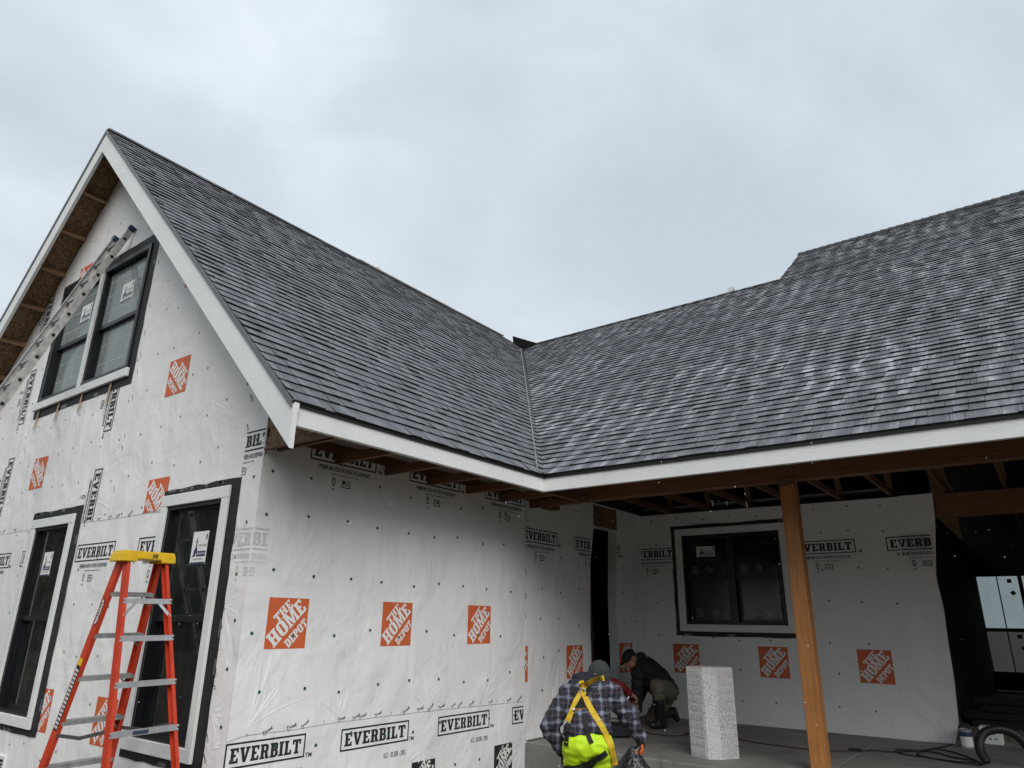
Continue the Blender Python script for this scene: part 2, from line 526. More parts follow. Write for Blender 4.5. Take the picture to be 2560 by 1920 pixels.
# unseen rise added behind the viewer and to both sides to block low sky; open country beyond the house
bm = nb(); rows = []
for k in range(97):
    az = R(-200 + 220 * k / 96)                         # from the left flank round behind the viewer to the right
    fade = min(1, k / 14, (96 - k) / 14)
    row = []
    for j, rr in enumerate((40, 44, 47, 52, 58, 66, 90)):
        n_ = noise.noise(Vector((math.cos(az) * 6, math.sin(az) * 6, j * 0.7))) + 0.6 * noise.noise(Vector((math.cos(az) * 19, math.sin(az) * 19, j)))
        h = (0, 2.6, 6.4, 9.4, 11.2, 12.0, 9.0)[j] * (1 + 0.16 * n_) * fade
        row.append(bm.verts.new((rr * math.cos(az) + 2, rr * math.sin(az), GZ - 0.3 + h)))
    rows.append(row)
for A, B in zip(rows, rows[1:]):
    for j in range(6): bm.faces.new((A[j], A[j + 1], B[j + 1], B[j]))
hl = obj('added_hill', bm, plain('added_hillside', (0.035, 0.045, 0.025), 0.95, var=0.5, vscale=0.4, bump=1.0, bscale=1.5, bdist=0.6))
tag(hl, 'unseen dark wooded rise added behind the viewer to dim the porch and window reflections', 'added_hill', kind='structure')

slab = None
bm = nb(); box(bm, 0.02, 3.305, YS, YF, GZ - 0.2, 0.0, bev=0.012)
slab = obj('porch_slab', bm, MT['concrete'])
tag(slab, 'smooth grey concrete porch slab under the covered porch', 'floor', kind='structure')
bm = nb(); box(bm, 3.317, XE, YS, YF, GZ - 0.2, 0.001, bev=0.012)
obj('slab_panel', bm, MT['concrete'], slab)

# ================================================================== HOUSE
H = thing('house', 'unfinished house wrapped in printed white housewrap with dark grey shingle roofs', 'house', (0, 0, GZ))

GY = lambda off0: (lambda s, t, off=0.0: Vector((s, off0 - off, t)))        # faces -Y
SX = lambda off0: (lambda s, t, off=0.0: Vector((off0 + off, s, t)))        # faces +X

def rect(a0, a1, b0, b1):
    return [(a0, b0), (a1, b0), (a1, b1), (a0, b1)]

WR = (-1.47, -0.51, 0.34, 2.375)      # openings: right lower, left lower, upper
WL = (-4.60, -3.64, 0.31, 2.365)
WU = (-5.50, -2.99, 4.15, 5.83)
WB = (0.74, 2.275, 1.345, 2.69)       # porch window
roofz = lambda x: ZR - P1 * abs(x - XR)

# gable wall : lower sheet and upper sheet lapping over it
bm = nb()
SEAM = 2.345
zt0 = roofz(0) - 0.05
poly(bm, [[(XL + E_, GZ - 0.1), (-0.003, GZ - 0.1), (-0.003, zt0), (XR, ZR - 0.05), (XL + E_, zt0)], rect(*WR)[::-1], rect(*WL)[::-1], rect(*WU)[::-1]],
     GY(0), 0.0, -0.15)
gable = obj('gable_wall', bm, MT['wrap'], H)
bm = nb()
edge = []
k = 40
for i in range(k + 1):
    x = XL + E_ + (0 - XL - E_) * i / k
    edge.append((x, SEAM + 0.012 * noise.noise(Vector((x * 1.7, 0, 0))) + (0.03 * (x + 2) if x < -2 else 0) * -0.2))
edge = [q for q in edge if q[0] < -0.02]
# openings in the sheet are wider where the lower windows reach above the seam
def notch(edge, x0, x1, zt):
    o = []
    done = False
    for a in edge:
        if a[0] < x0: o.append(a)
        elif not done:
            o += [(x0, SEAM), (x0, zt), (x1, zt), (x1, SEAM)]; done = True
            if a[0] > x1: o.append(a)
        elif a[0] > x1: o.append(a)
    return o
edge = notch(edge, WL[0], WL[1], WL[3]); edge = notch(edge, WR[0], WR[1], WR[3])
poly(bm, [edge + [(-0.003, SEAM), (-0.003, zt0 - 0.02), (XR, ZR - 0.07), (XL + E_, zt0 - 0.02)], rect(*WU)[::-1]], GY(0), 0.004, 0.001)
obj('housewrap_sheet', bm, MT['wrap'], gable)
# corner strip folded over from the side wall
bm = nb()
es = [(-0.30 + 0.01 * noise.noise(Vector((0, i * 0.6, 5))) + (0.05 if i < 14 else 0) * (14 - i) / 14, GZ - 0.05 + i * 0.113) for i in range(34)]
es = [q for q in es if q[1] < roofz(-0.3) - 0.1]
poly(bm, [es[::-1] + [(0.0035, GZ - 0.05), (0.0035, es[-1][1])]], GY(0), 0.008, 0.005)
obj('housewrap_sheet', bm, MT['wrap'], gable)

# side wall, with the door opening under the porch
DO = [(5.58, 0.0), (5.60, 0.6), (5.585, 1.2), (5.60, 1.66), (5.63, 2.2), (5.75, 2.73), (6.46, 2.73), (6.42, 2.2), (6.38, 1.66), (6.40, 0.9), (6.385, 0.4), (6.40, 0.0)]
bm = nb()
base = [(0.002, GZ - 0.1), (YS + 0.06, GZ - 0.1), (YS + 0.06, 0.003)] + [(5.58, 0.003)] + DO[1:-1] + [(6.40, 0.003), (YB - 0.001, 0.003), (YB - 0.001, 3.075), (4.45, 3.085), (4.45, 3.7), (0.002, 3.7)]
poly(bm, [base], SX(0), 0.0, -0.15)
side = obj('side_wall', bm, MT['wrap2'], H)
# upper wrap sheet lapping over the lower one (wing part)
bm = nb()
lap = [(0.0, 0.435)] + [(y, 0.455 + 0.012 * noise.noise(Vector((y * 2.3, 1, 0))) + 0.02 * math.sin(y)) for y in [0.15 + i * 0.16 for i in range(24)]] + [(3.965, 0.44)]
poly(bm, [lap + [(3.965, 3.1), (-0.008, 3.1)]], SX(0), 0.006, 0.002)
obj('housewrap_sheet', bm, MT['wrap2'], side)
# porch part of the sheet, cut round the door
bm = nb()
pf = [(3.975, 0.012), (5.55, 0.012)] + [(a - 0.02 + 0.012 * noise.noise(Vector((b * 3, 2, 0))), b) for a, b in DO[1:6]] + [(5.73, 3.06), (3.975, 3.075)]
poly(bm, [pf], SX(0), 0.0055, 0.002)
obj('housewrap_sheet', bm, MT['wrap2'], side)
bm = nb()
poly(bm, [[(6.42, 0.012), (YB - 0.006, 0.012), (YB - 0.006, 3.065), (6.49, 3.06), (6.47, 2.73), (6.44, 2.2), (6.40, 1.66), (6.42, 0.9), (6.40, 0.4)]], SX(0), 0.0055, 0.002)
obj('housewrap_sheet', bm, MT['wrap2'], side)
# bare header board over the door
one_box('door_header', (-0.10, 0.001, 5.74, 6.48, 2.735, 3.06), MT['osb'], H)
# door opening: jambs and the boards leaning inside
for y in (5.53, 6.50):
    one_box('door_jamb', (-0.14, -0.012, y - 0.04, y + 0.03, 0.0, 2.73), MT['fir_y'], H)

# porch back wall
bm = nb()
rtE = [(4.09, 0.003), (4.17, 0.24), (4.205, 0.74), (4.21, 1.2), (4.225, 1.58), (4.20, 1.96), (4.28, 2.5), (4.31, 2.72), (4.33, 3.035)]
poly(bm, [[(0.0, 0.003)] + [(a - 0.07, b) for a, b in rtE] + [(0.0, 3.06)], rect(*WB)[::-1]], GY(YB), 0.0, -0.14)
back = obj('porch_back_wall', bm, MT['wrap2'], H)
# loose wrap sheet, with its free right edge bending outwards
bm = nb()
nz, zs = 26, []
cols = []
for k in range(nz + 1):
    z = 0.012 + (3.045 - 0.012) * k / nz
    # edge position
    for (a, b), (c, d) in zip(rtE, rtE[1:]):
        if b <= z <= d or (c, d) == rtE[-1]:
            xe = a + (c - a) * min(1, max(0, (z - b) / (d - b))); break
    row = []
    for j in range(9):
        u = j / 8
        x = xe - 0.42 * (1 - u)
        bulge = 0.05 * max(0, u - 0.45) ** 1.3 * (0.5 + 0.5 * math.sin(z * 2.1 + 0.4)) * 2.2 + 0.012 * max(0, u - 0.3) * noise.noise(Vector((x * 6, z * 3, 4)))
        row.append(bm.verts.new((x, YB - 0.003 - bulge, z)))
    cols.append(row)
for A, B in zip(cols, cols[1:]):
    for j in range(8):
        bm.faces.new((A[j], A[j + 1], B[j + 1], B[j]))
obj('housewrap_flap', bm, MT['wrap2'], back, smooth=True, recalc=False)

# open room to the right of the porch wall: header, far wall, dark liner
one_box('header_beam', (4.29, XE, YB + 0.0, YB + 0.12, 2.725, 3.03), MT['beam'], H)
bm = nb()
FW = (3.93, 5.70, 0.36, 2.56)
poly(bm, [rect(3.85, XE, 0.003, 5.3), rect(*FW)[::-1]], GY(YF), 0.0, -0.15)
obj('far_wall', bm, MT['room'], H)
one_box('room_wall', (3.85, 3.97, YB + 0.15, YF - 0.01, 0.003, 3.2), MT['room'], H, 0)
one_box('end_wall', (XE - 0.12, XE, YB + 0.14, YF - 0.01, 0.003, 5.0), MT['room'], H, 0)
# walls and ceilings that close the house (hardly seen from the porch)
bm = nb(); box(bm, XL + E_, XL + E_ + 0.14, 0.16, YV + 2.36, GZ - 0.1, zt0)
obj('rear_wall', bm, MT['wrap'], H)
one_box('rear_wall', (XL + E_ + 0.15, 3.84, 12.0, 12.14, GZ - 0.1, 5.9), MT['room'], H, 0)
one_box('kitchen_ceiling', (-0.16, 3.84, YB + 0.15, 11.99, 3.17, 3.2), MT['drywall'], H, 0)
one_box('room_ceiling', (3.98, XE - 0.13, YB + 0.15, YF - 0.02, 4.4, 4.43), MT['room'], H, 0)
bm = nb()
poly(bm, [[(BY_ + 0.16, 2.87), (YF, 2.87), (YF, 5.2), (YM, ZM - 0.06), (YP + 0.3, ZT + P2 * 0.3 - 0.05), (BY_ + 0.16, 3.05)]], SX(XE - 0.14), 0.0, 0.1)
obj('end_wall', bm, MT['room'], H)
bm = nb()   # sheathing of the wing rising behind the porch attic
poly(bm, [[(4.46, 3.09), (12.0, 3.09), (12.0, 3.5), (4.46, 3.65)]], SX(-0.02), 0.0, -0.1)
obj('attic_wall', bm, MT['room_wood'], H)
one_box('interior_floor', (XL + E_ + 0.15, -0.16, 0.16, 12.0, 2.95, 3.05), MT['room_wood'], H, 0)
one_box('interior_partition', (XL + E_ + 0.15, -0.16, 3.6, 3.7, GZ, 2.94), MT['drywall'], H, 0)
one_box('interior_partition', (-1.9, -1.8, 3.71, 11.99, GZ, 2.94), MT['room_wood'], H, 0)
one_box('interior_floor', (XL + E_ + 0.15, -0.16, 0.16, 12.0, -0.1, -0.02), MT['room_wood'], H, 0)

# ------------------------------------------------------------------ roof deck
def slope(O, U, V, Nn):
    O, U, V, Nn = Vector(O), Vector(U), Vector(V), Vector(Nn)
    return lambda u, v, off=0.0: O + U * u + V * v + Nn * off
fW = slope((E_, 0, ZT), (0, 1, 0), (-C1, 0, P1 * C1), (P1 * C1, 0, C1))
fL = slope((XL, 0, ZT), (0, 1, 0), (C1, 0, P1 * C1), (-P1 * C1, 0, C1))
fM = slope((0, YP, ZT), (1, 0, 0), (0, C2, P2 * C2), (0, -P2 * C2, C2))
VW = (E_ - XR) / C1
VL = (YV - YP) / C2
VM = (YM - YP) / C2
bm = nb()
poly(bm, [[(-O_ + 0.025, 0.0), (YP, 0.0), (YV, VW), (-O_ + 0.025, VW)]], fW, -0.002, -0.022)
roof = obj('roof', bm, MT['osb'], H)
bm = nb()
poly(bm, [[(E_, 0.0), (XE, 0.0), (XE, VM), (XST, VM), (XST, VL), (XR, VL)]], fM, -0.002, -0.022)
obj('roof_deck', bm, MT['osb'], roof)
bm = nb()
poly(bm, [[(-O_ + 0.025, 0.0), (YV + 5, 0.0), (YV + 5, VW), (-O_ + 0.025, VW)]], fL, 0.004, -0.022)
obj('roof_deck', bm, [MT['osb']], roof)
bm = nb()   # the sides facing away
def back_slope(x0, x1, y0, z0):
    yb_ = y0 + (z0 - ZT) / P2
    a = [(x0, y0, z0), (x1, y0, z0), (x1, yb_, ZT), (x0, yb_, ZT)]
    A = [bm.verts.new(q) for q in a]; B = [bm.verts.new((q[0], q[1], q[2] - 0.03)) for q in a]
    bm.faces.new(A); bm.faces.new(B[::-1])
    for i in range(4): bm.faces.new((A[i], A[(i + 1) % 4], B[(i + 1) % 4], B[i]))
back_slope(XR, XST, YV, ZR); back_slope(XST, XE, YM, ZM)
obj('roof_deck', bm, MT['osb'], roof)
bm = nb()   # end wall of the taller part, facing the wing
zb_ = lambda y: ZR - P2 * (y - YV)
poly(bm, [[(YV + 0.02, ZR - 0.06), (YM, ZM - 0.05), (YM + (ZM - ZR), ZM - 0.05 - P2 * (ZM - ZR)), (YV + 3, zb_(YV + 3))]],
     lambda s, t, off=0: Vector((XST + 0.25 - off, s, t)), 0, -0.1)
obj('upper_end_wall', bm, MT['wrap'], H)

# ------------------------------------------------------------------ shingles
def clip(pts, a, b, c):
    o = []
    for i in range(len(pts)):
        p, q = pts[i], pts[(i + 1) % len(pts)]
        dp, dq = a * p[0] + b * p[1] - c, a * q[0] + b * q[1] - c
        if dp <= 0: o.append(p)
        if dp * dq < 0:
            t = dp / (dp - dq)
            o.append((p[0] + (q[0] - p[0]) * t, p[1] + (q[1] - p[1]) * t))
    return o
EXPO = 0.150
kW = (YV - YP) / VW
kM = (E_ - XR) / VL
rnd = random.Random(11)
patt = []
for k_ in range(5):
    row, x = [], 0.0
    while x < 1.07:
        wdt = rnd.uniform(0.10, 0.27)
        row.append((x, min(1.09, x + wdt), rnd.choice([0.30, 0.36, 0.42, 0.5, 0.62, 0.74, 0.82])))
        x += wdt
    row[-1] = (row[-1][0], 1.09, row[-1][2])
    patt.append(row)
tabs = []    # (slope fn, polygon, tone, butt thickness, v0, v1)
def lay(f, ulo, uhi, v0lim, v1lim, halfs, seed):
    r_ = random.Random(seed)
    n0 = int(v0lim / EXPO + 1e-6); n1 = int(math.ceil(v1lim / EXPO))
    for c in range(n0, n1):
        v0 = c * EXPO - (0.03 if c == 0 else 0)
        v1 = min((c + 1) * EXPO + 0.012, v1lim)
        shift = (c * 0.1635 + (c // 6) * 0.04) % 1.09
        i0 = int(math.floor((ulo - shift) / 1.09)) - 1
        i1 = int(math.ceil((uhi - shift) / 1.09)) + 1
        cj = r_.uniform(-0.004, 0.004)
        for s in range(i0, i1):
            row = patt[(s * 3 + c * 2 + (c // 4) * (s % 3)) % 5]
            for a, b, tn in row:
                u0, u1 = s * 1.09 + shift + a, s * 1.09 + shift + b
                if u1 < ulo or u0 > uhi: continue
                pl = [(u0 + 0.0015, v0 + cj), (u1 - 0.0015, v0 + cj + r_.uniform(-0.002, 0.002)), (u1 - 0.0015, v1), (u0 + 0.0015, v1)]
                for h in halfs:
                    pl = clip(pl, *h)
                    if len(pl) < 3: break
                if len(pl) < 3: continue
                um, vm = (u0 + u1) / 2, (v0 + v1) / 2
                us = um - 0.035 * c
                streak = noise.noise(Vector((us * 3.4, c * 0.13, seed))) + 0.6 * noise.noise(Vector((us * 7.5 + 9, c * 0.30, seed + 5)))
                lf = noise.noise(Vector((um * 0.5, vm * 0.3, seed + 2)))
                tone = 0.45 + (tn - 0.5) * 0.7 + r_.gauss(0, 0.12)
                tabs.append((f, pl, max(0.02, min(0.98, tone)), r_.choice([0.015, 0.017, 0.021, 0.024]), v0, v1))
lay(fW, -O_ - 0.03, YV, 0, VW, [(-1, 0, O_ + 0.02), (1, -kW, YP - 0.07), (0, 1, VW)], 1)
lay(fM, XR, XE, 0, VL, [(-1, -kM, -E_), (1, 0, XE), (0, 1, VL)], 2)
nL = math.ceil(VL / EXPO)
lay(fM, XST, XE, VL, VM - 0.05, [(-1, 0, -XST + 0.02), (1, 0, XE), (0, -1, -VL), (0, 1, VM)], 3)
# valley weave: courses of the main slope carried a hand's breadth onto the wing slope
for c in range(int(VL / EXPO)):
    v0 = c * EXPO; v1 = v0 + EXPO + 0.012
    t0, t1 = v0 / VL * VW, min(VW, v1 / VL * VW)
    y0, y1 = YP + kW * t0, YP + kW * t1
    wv = 0.12
    tabs.append((fW, [(y0 - wv, t0), (y0 + 0.01, t0 - 0.004), (y1 + 0.01, t1), (y1 - wv, t1)], 0.95, 0.024, t0, t1))

bmV = nb()
bar(bmV, fW(YP - 0.125, 0.02, 0.020), fW(YV - 0.125 - kW * 0.35, VW - 0.35, 0.020), 0.016, 0.012, (P1, 0, 1))

def tab_mesh(bm, lay_, f, pl, tone, th, v0, v1):
    top, bot = [], []
    for u, v in pl:
        k = 0 if v1 == v0 else min(1, max(0, (v - v0) / (v1 - v0)))
        top.append(bm.verts.new(f(u, v, th * (1 - k) + 0.0035 * k)))
        bot.append(bm.verts.new(f(u, v, -0.001)))
    for x in top + bot: x[lay_] = (tone, tone, tone, 1)
    fc = bm.faces.new(top); fc.material_index = 1 if f is fW else 0
    n = len(pl)
    for i in range(n):
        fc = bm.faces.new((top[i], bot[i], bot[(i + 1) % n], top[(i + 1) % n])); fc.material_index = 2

def size_in_view(tb):
    f, pl = tb[0], tb[1]
    P = [f(u, v, 0) for u, v in pl]
    c = sum(P, Vector()) / len(P)
    d = c - CAM
    z = d.dot(fw)
    if z < 0.5: return 0
    px, py = abs(d.dot(r2) / z * 1739.3), d.dot(u2) / z * 1739.3
    if px > 1280 or abs(py) > 960: return 0
    q = [((p - CAM).dot(r2) / (p - CAM).dot(fw), (p - CAM).dot(u2) / (p - CAM).dot(fw)) for p in P]
    return abs(sum(q[i][0] * q[(i + 1) % len(q)][1] - q[(i + 1) % len(q)][0] * q[i][1] for i in range(len(q))))
order = sorted(range(len(tabs)), key=lambda i: -size_in_view(tabs[i]))
big = set(order[:300])
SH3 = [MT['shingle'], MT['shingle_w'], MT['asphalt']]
bmS = nb(); laS = bmS.verts.layers.float_color.new('tone')
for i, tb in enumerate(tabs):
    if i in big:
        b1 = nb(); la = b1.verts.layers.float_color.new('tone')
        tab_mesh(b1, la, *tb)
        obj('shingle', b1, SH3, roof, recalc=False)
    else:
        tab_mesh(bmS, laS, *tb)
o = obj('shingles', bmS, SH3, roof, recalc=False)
tag(o, kind='stuff')

obj('valley_edge', bmV, plain('valley_edge', (0.21, 0.218, 0.222), 0.7, var=0.5, vscale=25), roof)

MT['cap_dark'] = plain('ridge_cap_shingle', (0.028, 0.029, 0.033), 0.8, var=0.3, vscale=60, bump=0.4, bscale=240, bdist=0.003)
def toned(name, bm, tone, parent):
    la = bm.verts.layers.float_color.new('tone')
    for v in bm.verts: v[la] = (tone, tone, tone, 1)
    return obj(name, bm, MT['shingle'], parent)
# ridge caps of the tall ridge: folded pieces, each lapping the next
x = XST - 0.03
while x < XE:
    bm = nb()
    for (za, zb2) in ((0.045, 0.030),):
        pr = [(-0.15, -0.15 * P2), (0, 0.012), (0.15, -0.15 * P2)]
        ring = []
        for xx, lift in ((x, 0.042), (x + 0.19, 0.022)):
            ring.append([bm.verts.new((xx, YM + a, ZM + b + lift)) for a, b in pr] + [bm.verts.new((xx, YM + a, ZM + b + lift - 0.02)) for a, b in pr[::-1]])
        for i in range(6):
            bm.faces.new((ring[0][i], ring[0][(i + 1) % 6], ring[1][(i + 1) % 6], ring[1][i]))
        bm.faces.new(ring[0][::-1]); bm.faces.new(ring[1])
    obj('ridge_cap', bm, MT['cap_dark'], roof)
    x += 0.155
# underlayment strips left showing along the unfinished lower ridges
bm = nb(); bar(bm, (XR + 0.02, 4.2, ZR + 0.035), (XR + 0.02, YV - 0.85, ZR + 0.030), 0.08, 0.02)
obj('ridge_underlayment', bm, MT['felt'], roof)
bm = nb(); bar(bm, (XR + 0.3, YV, ZR + 0.015), (XST, YV, ZR + 0.015), 0.08, 0.02)
toned('ridge_strip', bm, 0.45, roof)
bm = nb(); bar(bm, (XR, -O_ - 0.02, ZR + 0.012), (XR, 4.2, ZR + 0.012), 0.10, 0.025)
toned('ridge_strip', bm, 0.35, roof)
# black membrane flap turned up at the head of the valley
bm = nb()
A = [Vector((XR + 0.10, YV - 0.52, ZR - 0.15)), Vector((XR + 0.36, YV - 0.16, ZR - 0.17)), Vector((XR + 0.42, YV - 0.04, ZR + 0.03)), Vector((XR + 0.02, YV - 0.46, ZR + 0.16))]
vA = [bm.verts.new(q) for q in A]; vB = [bm.verts.new(q + Vector((-0.03, 0.03, 0.01))) for q in A]
bm.faces.new(vA); bm.faces.new(vB[::-1])
for i in range(4): bm.faces.new((vA[i], vA[(i + 1) % 4], vB[(i + 1) % 4], vB[i]))
obj('membrane_flap', bm, plain('black_membrane', (0.006, 0.006, 0.006), 0.95, bump=0, spec=0.1), roof)

# ------------------------------------------------------------------ fascia, rakes, drip edges
one_box('fascia', (E_ - 0.045, E_, -O_ + 0.022, YP + 0.045, ZB, FT), MT['white_y'], H, 0.004)
one_box('fascia', (E_ + 0.001, XE, YP, YP + 0.045, ZB, FT), MT['white_x'], H, 0.004)
bm = nb(); box(bm, E_ - 0.02, E_ + 0.016, -O_ - 0.01, YP - 0.02, FT - 0.004, ZT - 0.004)
obj('drip_edge', bm, MT['drip'], H)
bm = nb(); box(bm, E_ - 0.019, XE, YP - 0.016, YP + 0.02, FT - 0.005, ZT - 0.003)
obj('drip_edge', bm, MT['drip'], H)
def rake(sgn, y0, y1, top, dep, mat, name, tail=0.03):
    bm = nb()
    xe = E_ + tail
    X = lambda x: x if sgn > 0 else 2 * XR - x
    zt = lambda x: ZR - P1 * (x - XR) + top
    poly(bm, [[(X(XR), zt(XR)), (X(xe), zt(xe)), (X(xe), zt(xe) - dep), (X(XR), zt(XR) - dep)]], lambda s, t, off=0: Vector((s, off, t)), y0, y1)
    return obj(name, bm, mat, H)
for s in (1, -1):
    rake(s, -O_ - 0.02, -O_ + 0.02, -0.03, 0.325, MT['white_z'], 'rake_board')
    rake(s, -O_ - 0.034, -O_ - 0.021, 0.004, 0.058, MT['drip_grey'], 'rake_drip_edge', 0.012)
one_box('starter_tab', (E_ - 0.06, E_ + 0.035, -O_ - 0.03, -O_ + 0.13, ZT - 0.012, ZT + 0.002), MT['drip_grey'], H, 0.001)
one_box('fascia_return', (E_ - 0.03, E_ + 0.028, -O_ - 0.012, -O_ + 0.035, ZT - 0.10, ZT - 0.02), MT['white_z'], H, 0.003)

# rake lookouts and barge rafter under the gable overhang
for s in (1, -1):
    for k in range(12):
        d = 0.30 + k * 0.66
        if d > 6.9: break
        xx = XR + s * d * C1; zz = ZR - P1 * d * C1
        n = Vector((s * P1 * C1, 0, C1))
        c = Vector((xx, 0, zz)) - n * 0.022
        bm = nb(); bar(bm, c + Vector((0, -O_ + 0.075, 0)) - n * 0.04, c + Vector((0, -0.004, 0)) - n * 0.04, 0.045, 0.075, n)
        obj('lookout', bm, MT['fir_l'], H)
    xx = E_ - 0.08
    n = Vector((s * P1 * C1, 0, C1))
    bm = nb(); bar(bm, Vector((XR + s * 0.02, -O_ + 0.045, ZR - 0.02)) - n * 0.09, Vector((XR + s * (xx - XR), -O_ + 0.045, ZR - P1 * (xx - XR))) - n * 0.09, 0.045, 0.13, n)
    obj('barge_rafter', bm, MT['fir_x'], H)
# soffit framing of the wing eave
y = 0.12
while y < 4.3:
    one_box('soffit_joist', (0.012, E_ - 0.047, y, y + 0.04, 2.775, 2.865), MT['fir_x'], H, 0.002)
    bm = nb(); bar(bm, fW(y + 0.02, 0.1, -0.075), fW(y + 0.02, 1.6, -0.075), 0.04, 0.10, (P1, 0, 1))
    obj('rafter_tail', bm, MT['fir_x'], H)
    y += 0.655
one_box('soffit_ledger', (0.011, 0.05, 0.0, 4.37, 2.87, 2.96), MT['fir_y'], H, 0.002)
bm = nb()
poly(bm, [[(0.02, 2.78), (E_ - 0.05, 2.78), (E_ - 0.05, ZT - 0.06), (0.02, 3.65)]], GY(0.02), 0.02, 0.0)
obj('eave_end_panel', bm, MT['osb'], H)
one_box('eave_end_cleat', (0.02, E_ - 0.05, -0.02, 0.02, 2.755, 2.778), MT['fir_x'], H, 0.002)
one_box('sub_fascia', (E_ - 0.085, E_ - 0.047, 0.06, YP + 0.9, ZB + 0.012, ZT - 0.05), MT['fir_y'], H, 0.002)
one_box('sub_fascia', (E_ + 0.0, XE, YP + 0.047, YP + 0.085, ZB + 0.012, ZT - 0.05), MT['fir_x'], H, 0.002)

# porch beam, post, trusses
BY = 4.376
one_box('porch_beam', (0.03, XE, BY, BY + 0.14, 2.856, 3.14), MT['beam'], H, 0.006)
one_box('beam_pad', (0.012, 0.16, BY - 0.06, BY + 0.19, 2.80, 2.855), MT['fir_x'], H, 0.003)
one_box('porch_post', (3.162, 3.320, BY, BY + 0.158, 0.0, 2.855), MT['post'], H, 0.006)
one_box('post_collar', (3.152, 3.330, BY - 0.012, BY + 0.002, 2.80, 2.90), MT['fir_x'], H, 0.002)
xs_ = [5.13 - 0.655 * k for k in range(-5, 9)]
for x in xs_:
    if x < 0.05 or x > XE - 0.05: continue
    tr = one_box('truss', (x - 0.02, x + 0.02, BY + 0.145, YB + 6.0, 3.062, 3.152), MT['fir_y'], H, 0.002)
    bm = nb()
    zr = lambda yy: ZT + P2 * (yy - YP) - 0.12
    bar(bm, (x, YP + 0.1, zr(YP + 0.1)), (x, YV - 0.1, zr(YV - 0.1)), 0.04, 0.10, (0, -P2, 1))
    obj('top_chord', bm, MT['fir_y'], tr)
    bm = nb()
    bar(bm, (x, 5.2, 3.16), (x, 6.2, zr(6.2)), 0.04, 0.08, (1, 0, 0)); bar(bm, (x, 7.4, 3.16), (x, 6.2, zr(6.2)), 0.04, 0.08, (1, 0, 0))
    obj('web', bm, MT['fir_y'], tr)
for x, y_, l in ((1.66, 6.3, 0.09), (1.80, 6.5, 0.07), (2.02, 6.7, 0.10)):
    bm = nb(); bar(bm, (x, y_, 3.05), (x + 0.012, y_, 3.05 - l), 0.03, 0.004, (0, 1, 0), 0.012, 0.004)
    obj('white_slip', bm, MT['paper'], H)  # small tapered white slips, added as white spots below the trusses

# ------------------------------------------------------------------ windows
def ring(bm, x0, x1, z0, z1, y0, y1, wd):
    box(bm, x0, x1, y0, y1, z0, z0 + wd); box(bm, x0, x1, y0, y1, z1 - wd, z1)
    box(bm, x0, x0 + wd, y0, y1, z0 + wd + 0.0001, z1 - wd - 0.0001); box(bm, x1 - wd, x1, y0, y1, z0 + wd + 0.0001, z1 - wd - 0.0001)

def text_bm(s, size, shear=0.0, spacing=1.0):
    cu = bpy.data.curves.new('t', 'FONT')
    cu.body = s; cu.size = size; cu.shear = shear; cu.space_character = spacing; cu.resolution_u = 2; cu.offset = 0.018
    cu.align_x = 'CENTER'; cu.align_y = 'CENTER'
    ob = bpy.data.objects.new('t', cu); COL.objects.link(ob)
    dg = bpy.context.evaluated_depsgraph_get(); dg.update()
    me = bpy.data.meshes.new_from_object(ob.evaluated_get(dg))
    bm = nb(); bm.from_mesh(me)
    bpy.data.meshes.remove(me); bpy.data.objects.remove(ob); bpy.data.curves.remove(cu)
    return bm
TXT = {}
def add_text(bm, s, size, f, cx, cz, off, rot=0.0, mi=0, shear=0.0, sx=1.0, spacing=1.0):
    key = (s, shear, spacing)
    if key not in TXT:
        t = text_bm(s, 1.0, shear, spacing)
        TXT[key] = ([(v.co.x, v.co.y) for v in t.verts], [[v.index for v in fc.verts] for fc in t.faces]); t.free()
    V, F = TXT[key]
    c, s_ = math.cos(rot), math.sin(rot)
    vv = [bm.verts.new(f(cx + (x * sx * c - y * s_) * size, cz + (x * sx * s_ + y * c) * size, off)) for x, y in V]
    for fc in F:
        try:
            q = bm.faces.new([vv[i] for i in fc]); q.material_index = mi
        except ValueError:
            pass

def sticker(parent, cx, cz, wd, ht, y, big=True):
    f = GY(y)
    bm = nb()
    poly(bm, [rect(cx - wd / 2, cx + wd / 2, cz - ht / 2, cz + ht / 2)], f, 0.0)
    k = wd / 0.26
    def P(l): poly(bm, [[(cx - wd / 2 + a * wd, cz - ht / 2 + b * ht) for a, b in l]], f, 0.0012, mi=1)
    P([(0.08, 0.24), (0.30, 0.24), (0.30, 0.36), (0.36, 0.30), (0.36, 0.24), (0.40, 0.24), (0.40, 0.42), (0.33, 0.55), (0.32, 0.86), (0.27, 0.72), (0.26, 0.5), (0.17, 0.42), (0.17, 0.3)])
    P([(0.40, 0.24), (0.94, 0.24), (0.94, 0.40), (0.42, 0.40)])
    P([(0.86, 0.76), (0.90, 0.70), (0.94, 0.76), (0.94, 0.90), (0.86, 0.90)])
    if big: P([(0.03, 0.0), (0.97, 0.0), (0.97, 0.07), (0.03, 0.07)])
    add_text(bm, 'THE', 0.020 * k, f, cx - 0.05 * k, cz + 0.055 * k, 0.0012, mi=2)
    add_text(bm, "COEUR D'ALENE", 0.028 * k, f, cx + 0.045 * k, cz + 0.018 * ht / 0.26, 0.0012, mi=2, sx=0.72)
    add_text(bm, 'WINDOW CO.', 0.026 * k, f, cx + 0.045 * k, cz - 0.18 * ht, 0.002, mi=0, sx=0.8)
    add_text(bm, 'CLEARLY SUPERIOR', 0.021 * k, f, cx, cz - 0.345 * ht, 0.0012, mi=2, sx=0.95)
    return obj('sticker', bm, [MT['paper'], MT['ink_navy'], MT['ink_grey']], parent, recalc=False)

